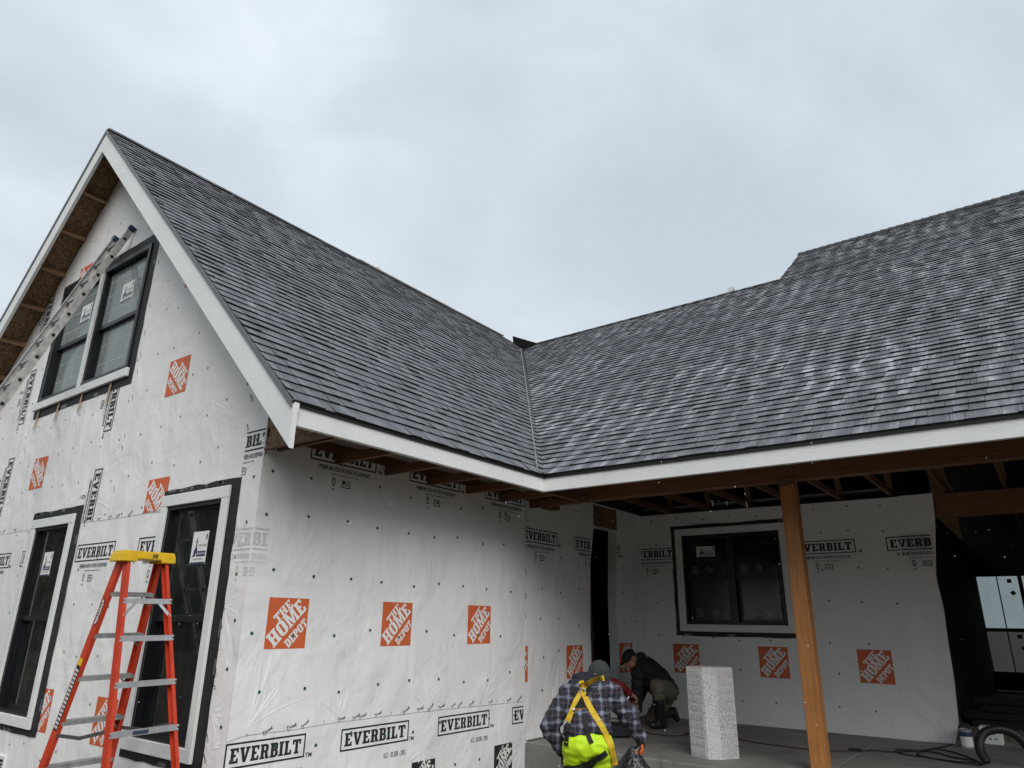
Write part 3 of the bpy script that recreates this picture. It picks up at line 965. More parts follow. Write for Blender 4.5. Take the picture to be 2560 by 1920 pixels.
def sash_pair(W, x0, x1, z0, z1, y, zm, glass, fr=0.045, stick=None, marks=()):
    """double-hung unit between x0,x1: fixed upper sash, lower sash set further in."""
    bm = nb(); ring(bm, x0, x1, zm - 0.03, z1, y + 0.035, y + 0.06, fr * 0.45)
    obj('upper_sash', bm, MT['black'], W)
    bm = nb(); ring(bm, x0 + 0.012, x1 - 0.012, z0, zm + 0.02, y + 0.065, y + 0.095, fr)
    obj('lower_sash', bm, MT['black'], W)
    one_box('meeting_rail', (x0, x1, y + 0.028, y + 0.062, zm - 0.036, zm + 0.02), MT['black'], W, 0.002)
    bm = nb(); box(bm, x0 + fr * 0.4, x1 - fr * 0.4, y + 0.046, y + 0.050, zm, z1 - fr * 0.4)
    obj('pane', bm, glass, W)
    bm = nb(); box(bm, x0 + fr, x1 - fr, y + 0.078, y + 0.082, z0 + fr, zm)
    obj('pane', bm, glass, W)
    if stick: sticker(W, *stick, y + 0.0455)
    for (mx_, mz, ms, low, rot) in marks:
        bm = nb(); yy = y + (0.0835 if low else 0.0515)
        c, s = math.cos(rot), math.sin(rot)
        q = [(mx_ + (a * c - b * s * 1.0) * ms, mz + (a * s + b * c) * ms) for a, b in ((-0.5, -0.6), (0.5, -0.6), (0.5, 0.6), (-0.5, 0.6))]
        poly(bm, [q], GY(yy), 0.0, -0.001)
        obj('paper_label', bm, MT['paper'], W)

def ragged_tape(parent, x0, x1, z0, z1, y, wd, seed, hole):
    r_ = random.Random(seed)
    def side_(a, b, n):
        return [(a[0] + (b[0] - a[0]) * i / n, a[1] + (b[1] - a[1]) * i / n) for i in range(n)]
    pts = side_((x0, z0), (x1, z0), 9) + side_((x1, z0), (x1, z1), 14) + side_((x1, z1), (x0, z1), 9) + side_((x0, z1), (x0, z0), 14)
    pts = [(a + r_.uniform(-0.008, 0.008), b + r_.uniform(-0.008, 0.008)) for a, b in pts]
    bm = nb(); poly(bm, [pts, rect(*hole)[::-1]], GY(y), 0.011, 0.008)
    t = obj('flashing_tape', bm, MT['tape'], parent)
    for k in range(14):                      # shiny scuffed patches stuck along the tape
        sd = r_.choice('lrtb')
        ln = r_.uniform(0.05, 0.16); tw = wd * r_.uniform(0.25, 0.5)
        if sd in 'lr':
            xx = (x0 if sd == 'l' else x1 - tw); zz = r_.uniform(z0, z1 - ln)
            c = (xx, xx + tw, zz, zz + ln)
        else:
            zz = (z0 + 0.005 if sd == 'b' else z1 - tw - 0.005); xx = r_.uniform(x0, x1 - ln)
            c = (xx, xx + ln, zz, zz + tw)
        bm = nb(); poly(bm, [rect(*c)], GY(y), 0.013, 0.0112)
        obj('tape_patch', bm, MT['tape_grey'], parent)

def cased_window(x0, x1, z0, z1, op, y, double, zm, sticks, seed, tape):
    fx0, fx1, fz0, fz1 = op
    bm = nb(); ring(bm, fx0 - 0.01, fx1 + 0.01, fz0 - 0.01, fz1 + 0.01, y - 0.012, y + 0.12, 0.045)
    W = obj('window', bm, MT['black'], H)
    tb, sb, tw = z1 - fz1, fz0 - z0, 0.0
    one_box('casing_head', (x0, x1, y - 0.042, y - 0.0135, fz1, z1), MT['white_x'], W, 0.004)
    one_box('casing_sill', (x0, x1, y - 0.042, y - 0.0135, z0, fz0), MT['white_x'], W, 0.004)
    one_box('casing_side', (x0, fx0, y - 0.040, y - 0.0135, fz0 + 0.001, fz1 - 0.001), MT['white_z'], W, 0.004)
    one_box('casing_side', (fx1, x1, y - 0.040, y - 0.0135, fz0 + 0.001, fz1 - 0.001), MT['white_z'], W, 0.004)
    ragged_tape(W, *tape, y, 0.07, seed, (fx0, fx1, fz0, fz1))
    ix0, ix1, iz0, iz1 = fx0 + 0.035, fx1 - 0.035, fz0 + 0.035, fz1 - 0.035
    r_ = random.Random(seed)
    if not double:
        sash_pair(W, ix0, ix1, iz0, iz1, y, zm, MT['glass'], stick=sticks[0], marks=[(ix0 + 0.17, iz1 - 0.2, 0.15, False, 0.02), (ix0 + 0.16, zm - 0.42, 0.13, True, 0.9), (ix0 + 0.14, iz1 - 0.62, 0.11, False, 0.6)])
    else:
        xm = (ix0 + ix1) / 2
        bm = nb(); box(bm, xm - 0.05, xm + 0.05, y - 0.01, y + 0.11, iz0, iz1); obj('mullion', bm, MT['black'], W)
        for k, (a, b) in enumerate(((ix0, xm - 0.05), (xm + 0.05, ix1))):
            sash_pair(W, a, b, iz0, iz1, y, zm, MT['glass'], fr=0.035, stick=sticks[0] if k == 0 else None,
                      marks=[(a + 0.13, zm + 0.12, 0.11, False, 0.0), (a + 0.36, zm + 0.13, 0.09, False, 0.8), (a + 0.15, iz0 + 0.14, 0.11, True, 0.0), (a + 0.40, iz0 + 0.13, 0.09, True, 0.8)])
    return W
wr = cased_window(-1.575, -0.405, 0.235, 2.485, WR, 0.0, False, 1.345, [(-0.90, 1.96, 0.26, 0.30)], 3, (-1.60, -0.275, 0.165, 2.545))
tag(wr, 'right-hand tall lower window in the gable wall, beside the corner')
wl = cased_window(-4.71, -3.535, 0.205, 2.47, WL, 0.0, False, 1.325, [(-4.22, 1.93, 0.25, 0.28)], 5, (-4.78, -3.40, 0.14, 2.56))
tag(wl, 'left-hand tall lower window in the gable wall')
wb = cased_window(0.63, 2.385, 1.243, 2.795, WB, YB, True, 2.03, [(1.10, 2.43, 0.30, 0.17)], 8, (0.56, 2.45, 1.175, 2.85))
tag(wb, 'four-pane kitchen window in the shaded porch wall')

# upper window: two units, no side casing yet, white centre strip and sill board
bm = nb(); ring(bm, WU[0] - 0.01, WU[1] + 0.01, WU[2] - 0.01, WU[3] + 0.015, -0.03, 0.12, 0.06)
wu = obj('window', bm, MT['black'], H)
tag(wu, 'upper gable window with two units and a fresh white sill board')
ragged_tape(wu, -5.62, -2.83, 3.93, 5.98, 0.0, 0.12, 12, (WU[0], WU[1], WU[2], WU[3]))
one_box('casing_sill', (-5.60, -2.92, -0.055, -0.016, 4.035, 4.142), MT['white_x'], wu, 0.004)
one_box('mullion_board', (-4.295, -4.218, -0.05, -0.016, 4.145, 5.80), MT['white_z'], wu, 0.004)
one_box('mullion', (-4.33, -4.18, -0.014, 0.12, 4.16, 5.82), MT['black'], wu, 0)
for k, (a, b) in enumerate(((-5.45, -4.33), (-4.18, -3.04))):
    sash_pair(wu, a, b, 4.20, 5.78, 0.0, 4.97, MT['glass_up'], fr=0.055, stick=((a + b) / 2 + (0.02 if k else 0.12), 5.36, 0.31, 0.27), marks=[(a + 0.16, 4.36, 0.13, True, 0.0)])
    for z in (4.43, 4.70, 5.17, 5.42, 5.62):
        bm = nb(); yy = 0.0775 if z < 4.95 else 0.0455
        box(bm, a + 0.06, b - 0.06, yy - 0.0006, yy, z, z + 0.006)
        obj('film_line', bm, MT['ink_faint'], wu)
for x in (-5.43, -4.78, -4.10, -3.33):
    bm = nb(); bar(bm, (x, -0.024, 4.03), (x - 0.02, -0.030, 3.76 + 0.06 * (x % 0.5)), 0.035, 0.006, (0, 1, 0), 0.03, 0.004)
    obj('shim', bm, MT['shim'], wu)
# far window of the open room
bm = nb(); ring(bm, *FW, YF - 0.01, YF + 0.12, 0.05)
wf = obj('window', bm, MT['black'], H)
tag(wf, 'bright window in the far wall of the dark open room')
for a, b in ((3.98, 4.79), (4.87, 5.65)):
    bm = nb()
    box(bm, a, b, YF + 0.03, YF + 0.08, 1.27, 1.35)
    box(bm, (a + b) / 2 - 0.012, (a + b) / 2 + 0.012, YF + 0.03, YF + 0.08, 0.41, 1.269); box(bm, (a + b) / 2 - 0.012, (a + b) / 2 + 0.012, YF + 0.03, YF + 0.08, 1.351, 2.51)
    obj('sash_bars', bm, MT['black'], wf)
    bm = nb(); box(bm, a, b, YF + 0.052, YF + 0.056, 0.41, 2.51)
    obj('pane', bm, MT['glass'], wf)
    for dx, dz, rr in ((0.64, 2.40, 0.05), (0.67, 2.13, 0.7), (0.62, 1.17, 0.0), (0.66, 0.92, 0.6)):
        c, s = math.cos(rr), math.sin(rr)
        bm = nb(); poly(bm, [[(a + dx + (p * c - q * s) * 0.09, dz + (p * s + q * c) * 0.09) for p, q in ((-0.5, -0.5), (0.5, -0.5), (0.5, 0.5), (-0.5, 0.5))]], GY(YF + 0.05), 0, 0.001)
        obj('paper_label', bm, MT['ink_grey'], wf)
one_box('mullion', (4.79, 4.87, YF - 0.005, YF + 0.11, 0.41, 2.51), MT['black'], wf, 0)

# ------------------------------------------------------------------ printing on the housewrap
GL = {
 'E': (0.62, [[(0,0),(.6,0),(.6,.31),(.46,.31),(.46,.16),(.29,.16),(.29,.42),(.43,.42),(.43,.58),(.29,.58),(.29,.84),(.46,.84),(.46,.69),(.6,.69),(.6,1),(0,1),(0,.86),(.07,.86),(.07,.14),(0,.14)]]),
 'T': (0.68, [[(.16,0),(.52,0),(.52,.14),(.45,.14),(.45,.84),(.54,.84),(.54,.66),(.68,.66),(.68,1),(0,1),(0,.66),(.14,.66),(.14,.84),(.23,.84),(.23,.14),(.16,.14)]]),
 'L': (0.58, [[(0,0),(.58,0),(.58,.34),(.44,.34),(.44,.16),(.29,.16),(.29,.86),(.36,.86),(.36,1),(0,1),(0,.86),(.07,.86),(.07,.14),(0,.14)]]),
 'I': (0.36, [[(0,0),(.36,0),(.36,.14),(.29,.14),(.29,.86),(.36,.86),(.36,1),(0,1),(0,.86),(.07,.86),(.07,.14),(0,.14)]]),
 'V': (0.74, [[(.27,0),(.47,0),(.68,.86),(.74,.86),(.74,1),(.42,1),(.42,.86),(.48,.86),(.385,.36),(.29,.86),(.34,.86),(.34,1),(0,1),(0,.86),(.06,.86)]]),
 'B': (0.62, [[(0,0),(.42,0),(.56,.05),(.62,.16),(.62,.38),(.54,.51),(.6,.62),(.6,.84),(.54,.95),(.42,1),(0,1),(0,.86),(.07,.86),(.07,.14),(0,.14)], [(.29,.15),(.29,.43),(.40,.43),(.40,.15)], [(.29,.58),(.29,.85),(.38,.85),(.38,.58)]]),
 'R': (0.68, [[(0,0),(.36,0),(.36,.14),(.29,.14),(.29,.42),(.35,.42),(.42,0),(.68,0),(.68,.14),(.62,.14),(.56,.46),(.62,.57),(.62,.84),(.55,.95),(.42,1),(0,1),(0,.86),(.07,.86),(.07,.14),(0,.14)], [(.29,.57),(.29,.85),(.40,.85),(.40,.57)]]),
 'H': (0.74, [[(0,0),(.36,0),(.36,.14),(.29,.14),(.29,.42),(.45,.42),(.45,.14),(.38,.14),(.38,0),(.74,0),(.74,.14),(.67,.14),(.67,.86),(.74,.86),(.74,1),(.38,1),(.38,.86),(.45,.86),(.45,.58),(.29,.58),(.29,.86),(.36,.86),(.36,1),(0,1),(0,.86),(.07,.86),(.07,.14),(0,.14)]]),
 'O': (0.66, [[(.2,0),(.46,0),(.6,.08),(.66,.24),(.66,.76),(.6,.92),(.46,1),(.2,1),(.06,.92),(0,.76),(0,.24),(.06,.08)], [(.25,.2),(.25,.8),(.29,.86),(.37,.86),(.41,.8),(.41,.2),(.37,.14),(.29,.14)]]),
 'M': (0.92, [[(0,0),(.30,0),(.30,.14),(.23,.14),(.23,.62),(.40,.0),(.52,0),(.69,.62),(.69,.14),(.62,.14),(.62,0),(.92,0),(.92,.14),(.87,.14),(.87,.86),(.92,.86),(.92,1),(.62,1),(.46,.42),(.30,1),(0,1),(0,.86),(.06,.86),(.06,.14),(0,.14)]]),
 'D': (0.66, [[(0,0),(.42,0),(.58,.07),(.66,.24),(.66,.76),(.58,.93),(.42,1),(0,1),(0,.86),(.07,.86),(.07,.14),(0,.14)], [(.29,.15),(.29,.85),(.37,.85),(.42,.78),(.42,.22),(.37,.15)]]),
 'P': (0.62, [[(0,0),(.36,0),(.36,.14),(.29,.14),(.29,.40),(.44,.40),(.56,.46),(.62,.57),(.62,.84),(.55,.95),(.42,1),(0,1),(0,.86),(.07,.86),(.07,.14),(0,.14)], [(.29,.55),(.29,.85),(.40,.85),(.40,.55)]]),
}
def word(bm, s, f, x, z, wd, ht, off, mi=0, gap=0.07, xf=lambda a, b: (a, b)):
    tot = sum(GL[c][0] for c in s) + gap * (len(s) - 1)
    k = wd / tot; cx = 0
    for c in s:
        loops = [[xf(x + (cx + a) * k, z + b * ht) for a, b in L] for L in GL[c][1]]
        poly(bm, loops, f, off, mi=mi)
        cx += GL[c][0] + gap

def orient(f, a0, z0, rot):
    """local logo coordinates -> wall; rot True: text runs downwards."""
    if rot: return lambda s, t, off=0.0: f(a0 + t, z0 - s, off)
    return lambda s, t, off=0.0: f(a0 + s, z0 + t, off)

def finish(bm, name, mats, parent, clips):
    for co, no in clips:
        bmesh.ops.bisect_plane(bm, geom=bm.verts[:] + bm.edges[:] + bm.faces[:], plane_co=Vector(co), plane_no=Vector(no), clear_outer=True)
    if len(bm.faces) == 0:
        bm.free(); return None
    return obj(name, bm, mats, parent, recalc=False)

OFFP = 0.0016
def ev_logo(parent, f, a, z, rot=False, wd=0.83, ht=0.185, clips=(), tagline=True, faint=False, icc=False, base=0.006):
    g_ = orient(f, a, z, rot)
    bm = nb(); o = base + OFFP
    st = 0.014
    poly(bm, [rect(0, wd, 0, ht), rect(st, wd - st, st, ht - st)[::-1]], g_, o)
    word(bm, 'EVERBILT', g_, 0.045, 0.038, wd - 0.09, ht - 0.076, o, gap=0.06)
    add_text(bm, 'TM', 0.05, g_, wd + 0.045, 0.012, o)
    if tagline:
        add_text(bm, 'PREMIUM NON-WOVEN HOUSEWRAP', 0.062, g_, wd * 0.52, -0.052, o, mi=1, sx=0.60)
        add_text(bm, 'manufactured for general building wrap use only', 0.020, g_, wd * 0.52, -0.100, o, sx=0.9)
        for k in range(6):
            aa = k * math.pi / 3
        poly(bm, [[(0.30 + 0.022 * math.cos(t * 0.785), -0.17 + 0.045 * math.sin(t * 0.785)) for t in range(8)], [(0.30 + 0.012 * math.cos(-t * 0.785), -0.17 + 0.03 * math.sin(-t * 0.785)) for t in range(8)]], g_, o)
        add_text(bm, 'cUL', 0.03, g_, 0.30, -0.245, o)
        poly(bm, [rect(0.40, 0.505, -0.215, -0.145), rect(0.409, 0.496, -0.206, -0.154)[::-1]], g_, o)
        add_text(bm, 'USA', 0.042, g_, 0.452, -0.18, o, sx=0.9)
    if icc:
        add_text(bm, 'ICC - ES ESR - 2955', 0.06, g_, wd * 0.80, -0.10, o, sx=0.6)
    m0 = MT['ink_faint'] if faint else MT['ink']
    return finish(bm, 'printed_logo', [m0, MT['ink_faint'] if faint else MT['ink_navy']], parent, clips)

def hd_logo(parent, f, a, z, rot=False, sz=0.415, clips=(), col='orange', base=0.006):
    """a,z: lower-left corner on the wall"""
    g_ = orient(f, a, z + (sz if rot else 0), rot)
    bm = nb(); o = base + OFFP
    poly(bm, [rect(0, sz, 0, sz)], g_, o)
    b2 = nb()
    t = R(47)
    c, s = math.cos(t), math.sin(t)
    def xf0(cx, cz, sk=0.30):
        return lambda p, q: (cx + (p * c - (q) * s * 0.80) * sz, cz + (p * s + q * c * 1.0) * sz)
    # three lines set on the diagonal
    for s_, cx, cz, wd, ht in (('THE', 0.26, 0.49, 0.50, 0.18), ('HOME', 0.235, 0.015, 1.06, 0.31), ('DEPOT', 0.585, 0.005, 0.66, 0.175)):
        word(b2, s_, lambda p, q, off=0: Vector((p, q, 0)), 0, 0, wd, ht, 0, gap=0.05, xf=lambda p, q, cx=cx, cz=cz: ((cx + p * c - q * s), (cz + p * s + q * c)))
    for co, no in (((0.02, 0, 0), (-1, 0, 0)), ((0.985, 0, 0), (1, 0, 0)), ((0, 0.02, 0), (0, -1, 0)), ((0, 0.985, 0), (0, 1, 0))):
        bmesh.ops.bisect_plane(b2, geom=b2.verts[:] + b2.edges[:] + b2.faces[:], plane_co=Vector(co), plane_no=Vector(no), clear_outer=True)
    mp_ = {v: bm.verts.new(g_(v.co.x * sz, v.co.y * sz, o + 0.001)) for v in b2.verts}
    for fc in b2.faces:
        q = bm.faces.new([mp_[v] for v in fc.verts]); q.material_index = 1
    b2.free()
    return finish(bm, 'printed_logo', [MT[col], MT['letter']], parent, clips)

g0, s0, b0 = GY(0), SX(0), GY(YB)
cz_ = lambda z, up_: ((0, 0, z), (0, 0, 1 if up_ else -1))       # keep below / keep above
# side wall (wing)
for y in (0.23, 1.545, 2.86): hd_logo(side, s0, y, 1.105)
for y in (0.49, 1.805, 3.12): ev_logo(side, s0, y, 2.775, clips=[((0, 3.962, 0), (0, 1, 0))])
for y in (0.0, 1.15, 2.44, 3.73): ev_logo(side, s0, y, 0.235 - 0.008 * y, wd=0.86 if y > 0.1 else 0.76, tagline=False, icc=True, base=0.0, clips=[((0, 3.96, 0), (0, 1, 0))])
for y in (2.08, 3.40): hd_logo(side, s0, y, -0.32, sz=0.34, col='ink', base=0.0)
for wall, f, a, cl in ((side, s0, -0.73, [((0, 0.003, 0), (0, -1, 0))]), (gable, g0, -0.73, [((-0.005, 0, 0), (1, 0, 0)), ((-0.29, 0, 0), (-1, 0, 0))])):
    ev_logo(wall, f, a, 2.775, clips=cl, base=0.0095 if wall is gable else 0.006)
ev_logo(gable, g0, -0.46, 1.90, clips=[((-0.005, 0, 0), (1, 0, 0)), ((-0.26, 0, 0), (-1, 0, 0))], faint=True, base=0.0095)
ev_logo(side, s0, -0.46, 1.90, clips=[((0, 0.003, 0), (0, -1, 0)), ((0, 0.15, 0), (0, 1, 0))], faint=True)
# side wall (porch part)
ev_logo(side, s0, 3.90, 2.335, clips=[((0, 3.98, 0), (0, -1, 0))])
ev_logo(side, s0, 5.18, 2.335, clips=[((0, 5.62, 0), (0, 1, 0))])
ev_logo(side, s0, 5.72, 2.335, clips=[((0, 6.45, 0), (0, -1, 0))], tagline=False)
hd_logo(side, s0, 4.93, 0.64); hd_logo(side, s0, 6.41, 0.65); hd_logo(side, s0, 3.62, 0.65, clips=[((0, 3.98, 0), (0, -1, 0))])
# back wall
for x in (0.48, 1.80, 3.12): hd_logo(back, b0, x, 0.64, base=0.0)
ev_logo(back, b0, -0.20, 2.335, clips=[((0.008, 0, 0), (-1, 0, 0))], wd=0.80, base=0.0)
ev_logo(back, b0, 2.46, 2.32, base=0.0)
ev_logo(back, b0, 3.68, 2.32, clips=[((3.86, 0, 0), (1, 0, 0))], base=0.0)
ev_logo(back, b0, 3.68, 2.32, clips=[((3.86, 0, 0), (-1, 0, 0)), ((4.22, 0, 0), (1, 0, 0))], base=0.035)
# gable wall: rolls hung on end above the seam, laid level below it
for z in (4.92, 3.60, 2.28): hd_logo(gable, g0, -1.975, z, rot=True, clips=[cz_(SEAM + 0.01, False)])
hd_logo(gable, g0, -5.19, 2.90, rot=True); hd_logo(gable, g0, -5.17, 5.73, rot=True, clips=[cz_(5.96, False)])
for a, zt_ in ((-3.31, 4.24), (-3.31, 2.96), (-6.15, 6.06), (-6.15, 4.76), (-6.15, 3.44)):
    ev_logo(gable, g0, a, zt_, rot=True, ht=0.20, clips=[cz_(SEAM + 0.012, False)] + ([cz_(3.94, True)] if zt_ == 4.24 else []))
ev_logo(gable, g0, -0.20, 3.95, rot=True, ht=0.20, clips=[((-0.31, 0, 0), (1, 0, 0)), ((-0.5, 0, 0), (-1, 0, 0))])
for x, xc in ((-6.16, 9), (-4.90, -4.72), (-3.36, 9), (-1.97, -1.58)): ev_logo(gable, g0, x, 1.915, wd=0.90, ht=0.19, base=0.0, clips=[((xc, 0, 0), (1, 0, 0))])
hd_logo(gable, g0, -3.62, 0.20, base=0.0, clips=[((-3.53, 0, 0), (-1, 0, 0))]); hd_logo(gable, g0, -2.22, 0.20, base=0.0)

# pinched creases fanning out from fasteners, corners and the lapped edge
def creases(parent, f, fans, off, mat, seed):
    r__ = random.Random(seed); bm = nb()
    for a, z, d0, d1, L, n in fans:
        for k in range(n):
            an = R(d0 + (d1 - d0) * (k + r__.uniform(0.1, 0.9)) / n); ln = L * r__.uniform(0.45, 1.1)
            a0_, z0_ = a + math.cos(an) * 0.012, z + math.sin(an) * 0.012
            wob = r__.uniform(-0.25, 0.25); hw = r__.uniform(0.006, 0.014); hh = r__.uniform(0.002, 0.0055)
            prev = None
            for i in range(7):
                t = i / 6; aa = an + wob * t
                p_ = (a0_ + math.cos(aa) * ln * t, z0_ + math.sin(aa) * ln * t)
                prof = math.sin(math.pi * min(1, t * 0.92 + 0.06)) ** 0.8
                nx_, nz_ = -math.sin(aa), math.cos(aa)
                w_ = hw * prof + 0.0008
                V = [bm.verts.new(f(p_[0] + nx_ * w_, p_[1] + nz_ * w_, off)), bm.verts.new(f(p_[0] + nx_ * w_ * 0.15, p_[1] + nz_ * w_ * 0.15, off + hh * prof + 0.0003)), bm.verts.new(f(p_[0] - nx_ * w_ * 1.2, p_[1] - nz_ * w_ * 1.2, off))]
                if prev:
                    for j in range(2): bm.faces.new((prev[j], prev[j + 1], V[j + 1], V[j]))
                prev = V
    o_ = obj('creases', bm, mat, parent, smooth=True, recalc=False); tag(o_, kind='stuff')
creases(gable, g0, [(-0.27, 1.46, -75, 75, 0.24, 9), (-0.24, 0.62, -70, 60, 0.2, 7), (-0.25, 2.05, -60, 60, 0.2, 5), (-0.2, 0.36, 10, 85, 0.2, 5), (-0.28, 2.6, -70, 60, 0.22, 5)], 0.0085, MT['wrap'], 1)
creases(gable, g0, [(-5.6, 2.9, 200, 330, 0.3, 6), (-4.3, 3.85, 220, 330, 0.35, 7), (-2.74, 4.6, -70, 70, 0.25, 6), (-2.74, 3.2, 110, 250, 0.3, 6), (-2.2, 5.0, 200, 340, 0.3, 5), (-2.72, 2.45, 20, 160, 0.4, 8), (-6.0, 4.2, 0, 360, 0.3, 7), (-1.0, 3.4, 200, 340, 0.3, 5)], 0.0045, MT['wrap'], 2)
creases(side, s0, [(2.25, 0.50, 40, 150, 0.38, 7), (0.15, 0.5, 20, 80, 0.6, 5), (1.1, 0.52, 30, 150, 0.3, 5), (3.2, 0.50, 40, 140, 0.3, 5), (2.3, 1.05, 200, 340, 0.3, 5), (3.93, 1.2, 120, 240, 0.3, 5), (3.93, 2.3, 130, 230, 0.25, 4)], 0.0065, MT['wrap2'], 3)
creases(side, s0, [(3.95, -0.03, 170, 262, 0.5, 12), (2.23, 0.12, 200, 330, 0.22, 6), (0.9, 0.15, 190, 340, 0.25, 5)], 0.0004, MT['wrap2'], 4)
creases(side, s0, [(4.6, 0.35, 60, 120, 0.5, 6), (5.0, 0.2, 60, 120, 0.4, 5), (4.3, 2.7, 240, 300, 0.4, 4)], 0.006, MT['wrap2'], 5)
creases(back, b0, [(1.2, 1.1, 240, 300, 0.5, 6), (2.8, 0.5, 60, 120, 0.4, 4), (0.3, 2.9, -60, -10, 0.5, 4)], 0.0004, MT['wrap2'], 6)

# cap nails (too small to pick apart singly)
def caps(name, parent, f, pts, mat, r=0.015):
    bm = nb()
    for a, z, o in pts:
        V = [bm.verts.new(f(a + r * math.cos(t * math.pi / 4), z + r * math.sin(t * math.pi / 4), o + 0.003)) for t in range(8)]
        Bv = [bm.verts.new(f(a + r * math.cos(t * math.pi / 4), z + r * math.sin(t * math.pi / 4), o)) for t in range(8)]
        bm.faces.new(V)
        for i in range(8): bm.faces.new((V[i], V[(i + 1) % 8], Bv[(i + 1) % 8], Bv[i]))
        c = f(a, z, o + 0.006)
    o_ = obj(name, bm, mat, parent); tag(o_, kind='stuff'); return o_
r_ = random.Random(4)
pts = []
for z in (2.62, 2.22, 1.72, 1.22, 0.74, 0.33, -0.06):
    y = 0.16 + r_.uniform(-0.1, 0.1)
    while y < 3.9:
        pts.append((y, z + r_.uniform(-0.04, 0.04), 0.006 if z > 0.5 else 0.0)); y += 0.43 + r_.uniform(-0.05, 0.05)
for z in (2.85, 2.15, 1.75, 1.35, 0.95, 0.5):
    for y in (4.35, 4.78, 5.25, 6.62, 7.0): pts.append((y + r_.uniform(-0.04, 0.04), z + r_.uniform(-0.05, 0.05), 0.0055))
caps('cap_nails', side, s0, pts, MT['cap'])
pts = []
for z in (2.95, 2.6, 2.1, 1.65, 1.15, 0.72, 0.3):
    for k in range(10):
        x = 0.25 + k * 0.43 + r_.uniform(-0.04, 0.04)
        if WB[0] - 0.15 < x < WB[1] + 0.15 and 1.15 < z < 2.86: continue
        if x < 3.7: pts.append((x, z + r_.uniform(-0.03, 0.03), 0.0))
caps('cap_nails', back, b0, pts, MT['cap_grey'])
pts, pts2 = [], []
def free_spot(x, z):
    for a, b, c, d in ((-1.62, -0.26, 0.14, 2.57), (-4.8, -3.38, 0.12, 2.58), (-5.65, -2.8, 3.9, 6.0)):
        if a < x < b and c < z < d: return False
    return z < roofz(x) - 0.45
z = 0.0
while z < 7.2:
    x = -7.0
    while x < -0.4:
        xx, zz = x + r_.uniform(-0.09, 0.09), z + r_.uniform(-0.07, 0.07)
        if free_spot(xx, zz): pts.append((xx, zz, 0.004 if zz > SEAM else 0.0))
        x += 0.42
    z += 0.47
for z in [0.1 + 0.4 * k for k in range(8)]: pts2.append((-0.14 + r_.uniform(-0.06, 0.06), z + r_.uniform(-0.06, 0.06), 0.0085))
caps('cap_nails', gable, g0, pts, MT['cap_grey'], 0.0125)
caps('cap_nails', gable, g0, pts2, MT['cap'])

# tape lettering along the seams
def seam_marks(parent, f, line, off, step=0.17, size=0.042, seed=0):
    r__ = random.Random(seed); bm = nb()
    for (a0_, z0_), (a1_, z1_) in zip(line, line[1:]):
        L = math.hypot(a1_ - a0_, z1_ - z0_); n = max(1, int(L / step))
        for i in range(n):
            t = (i + r__.uniform(0.2, 0.8)) / n
            ang = math.atan2(z1_ - z0_, a1_ - a0_) + r__.uniform(0.15, 0.75)
            if r__.random() < 0.7: add_text(bm, 'Tyvek', size * r__.uniform(0.8, 1.1), f, a0_ + (a1_ - a0_) * t, z0_ + (z1_ - z0_) * t, off, rot=ang, shear=0.3)
            else: add_text(bm, '||', size * 0.5, f, a0_ + (a1_ - a0_) * t, z0_ + (z1_ - z0_) * t, off, rot=ang)
    o_ = obj('seam_tape_lettering', bm, MT['ink'], parent, recalc=False); tag(o_, kind='stuff')
seam_marks(side, s0, [(0.12, 0.47), (1.0, 0.50), (2.2, 0.50), (3.9, 0.47)], 0.0075, seed=1)
seam_marks(gable, g0, [(-0.24, 0.0), (-0.27, 1.2), (-0.29, 2.4), (-0.30, 3.4)], 0.0100, 0.16, 0.036, seed=2)
seam_marks(gable, g0, [(-5.8, 2.40), (-4.9, 2.39), (-3.4, 2.37), (-1.65, 2.37)], 0.0060, 0.24, 0.036, seed=3)
seam_marks(gable, g0, [(-2.73, 2.6), (-2.73, 4.0), (-2.76, 5.8)], 0.0060, 0.19, 0.034, seed=4)
seam_marks(side, s0, [(3.985, 0.2), (3.985, 2.7)], 0.0075, 0.16, 0.03, seed=5)
# faint vertical seam tape strip on the gable
bm = nb()
tp = [(-2.775 + 0.01 * noise.noise(Vector((0, z * 1.3, 0))), z) for z in [2.37 + 0.2 * k for k in range(18)]]
poly(bm, [tp + [(-2.70, 5.77), (-2.70, 2.37)]], g0, 0.0058, 0.0042)
obj('seam_tape', bm, MT['wrap'], gable)
# crawl-space vent low on the gable wall
bm = nb(); ring(bm, -4.62, -4.02, -0.36, -0.10, -0.02, 0.0, 0.03)
vt = obj('foundation_vent', bm, MT['white_x'], H)
for k in range(6): one_box('louvre', (-4.59, -4.05, -0.012, -0.003, -0.325 + k * 0.033, -0.31 + k * 0.033), MT['black'], vt, 0)
# small bits left on the ridges
bm = nb(); bar(bm, (XR + 0.02, 4.58, ZR + 0.03), (XR + 0.02, 4.70, ZR + 0.075), 0.04, 0.015); bar(bm, (XR + 0.02, 4.68, ZR + 0.075), (XR + 0.02, 4.86, ZR + 0.04), 0.03, 0.015)
ra = obj('roof_anchor', bm, plain('anchor_orange', (0.62, 0.12, 0.05), 0.5)); tag(ra, 'small orange anchor bracket on the ridge of the left wing', 'anchor')
bm = nb(); bar(bm, (0.92, YV, ZR + 0.03), (1.22, YV, ZR + 0.06), 0.06, 0.03); box(bm, 1.10, 1.24, YV - 0.03, YV + 0.03, ZR + 0.07, ZR + 0.13)
ra = obj('ridge_block', bm, MT['felt']); tag(ra, 'small pale block left on the lower ridge of the main roof', 'block')

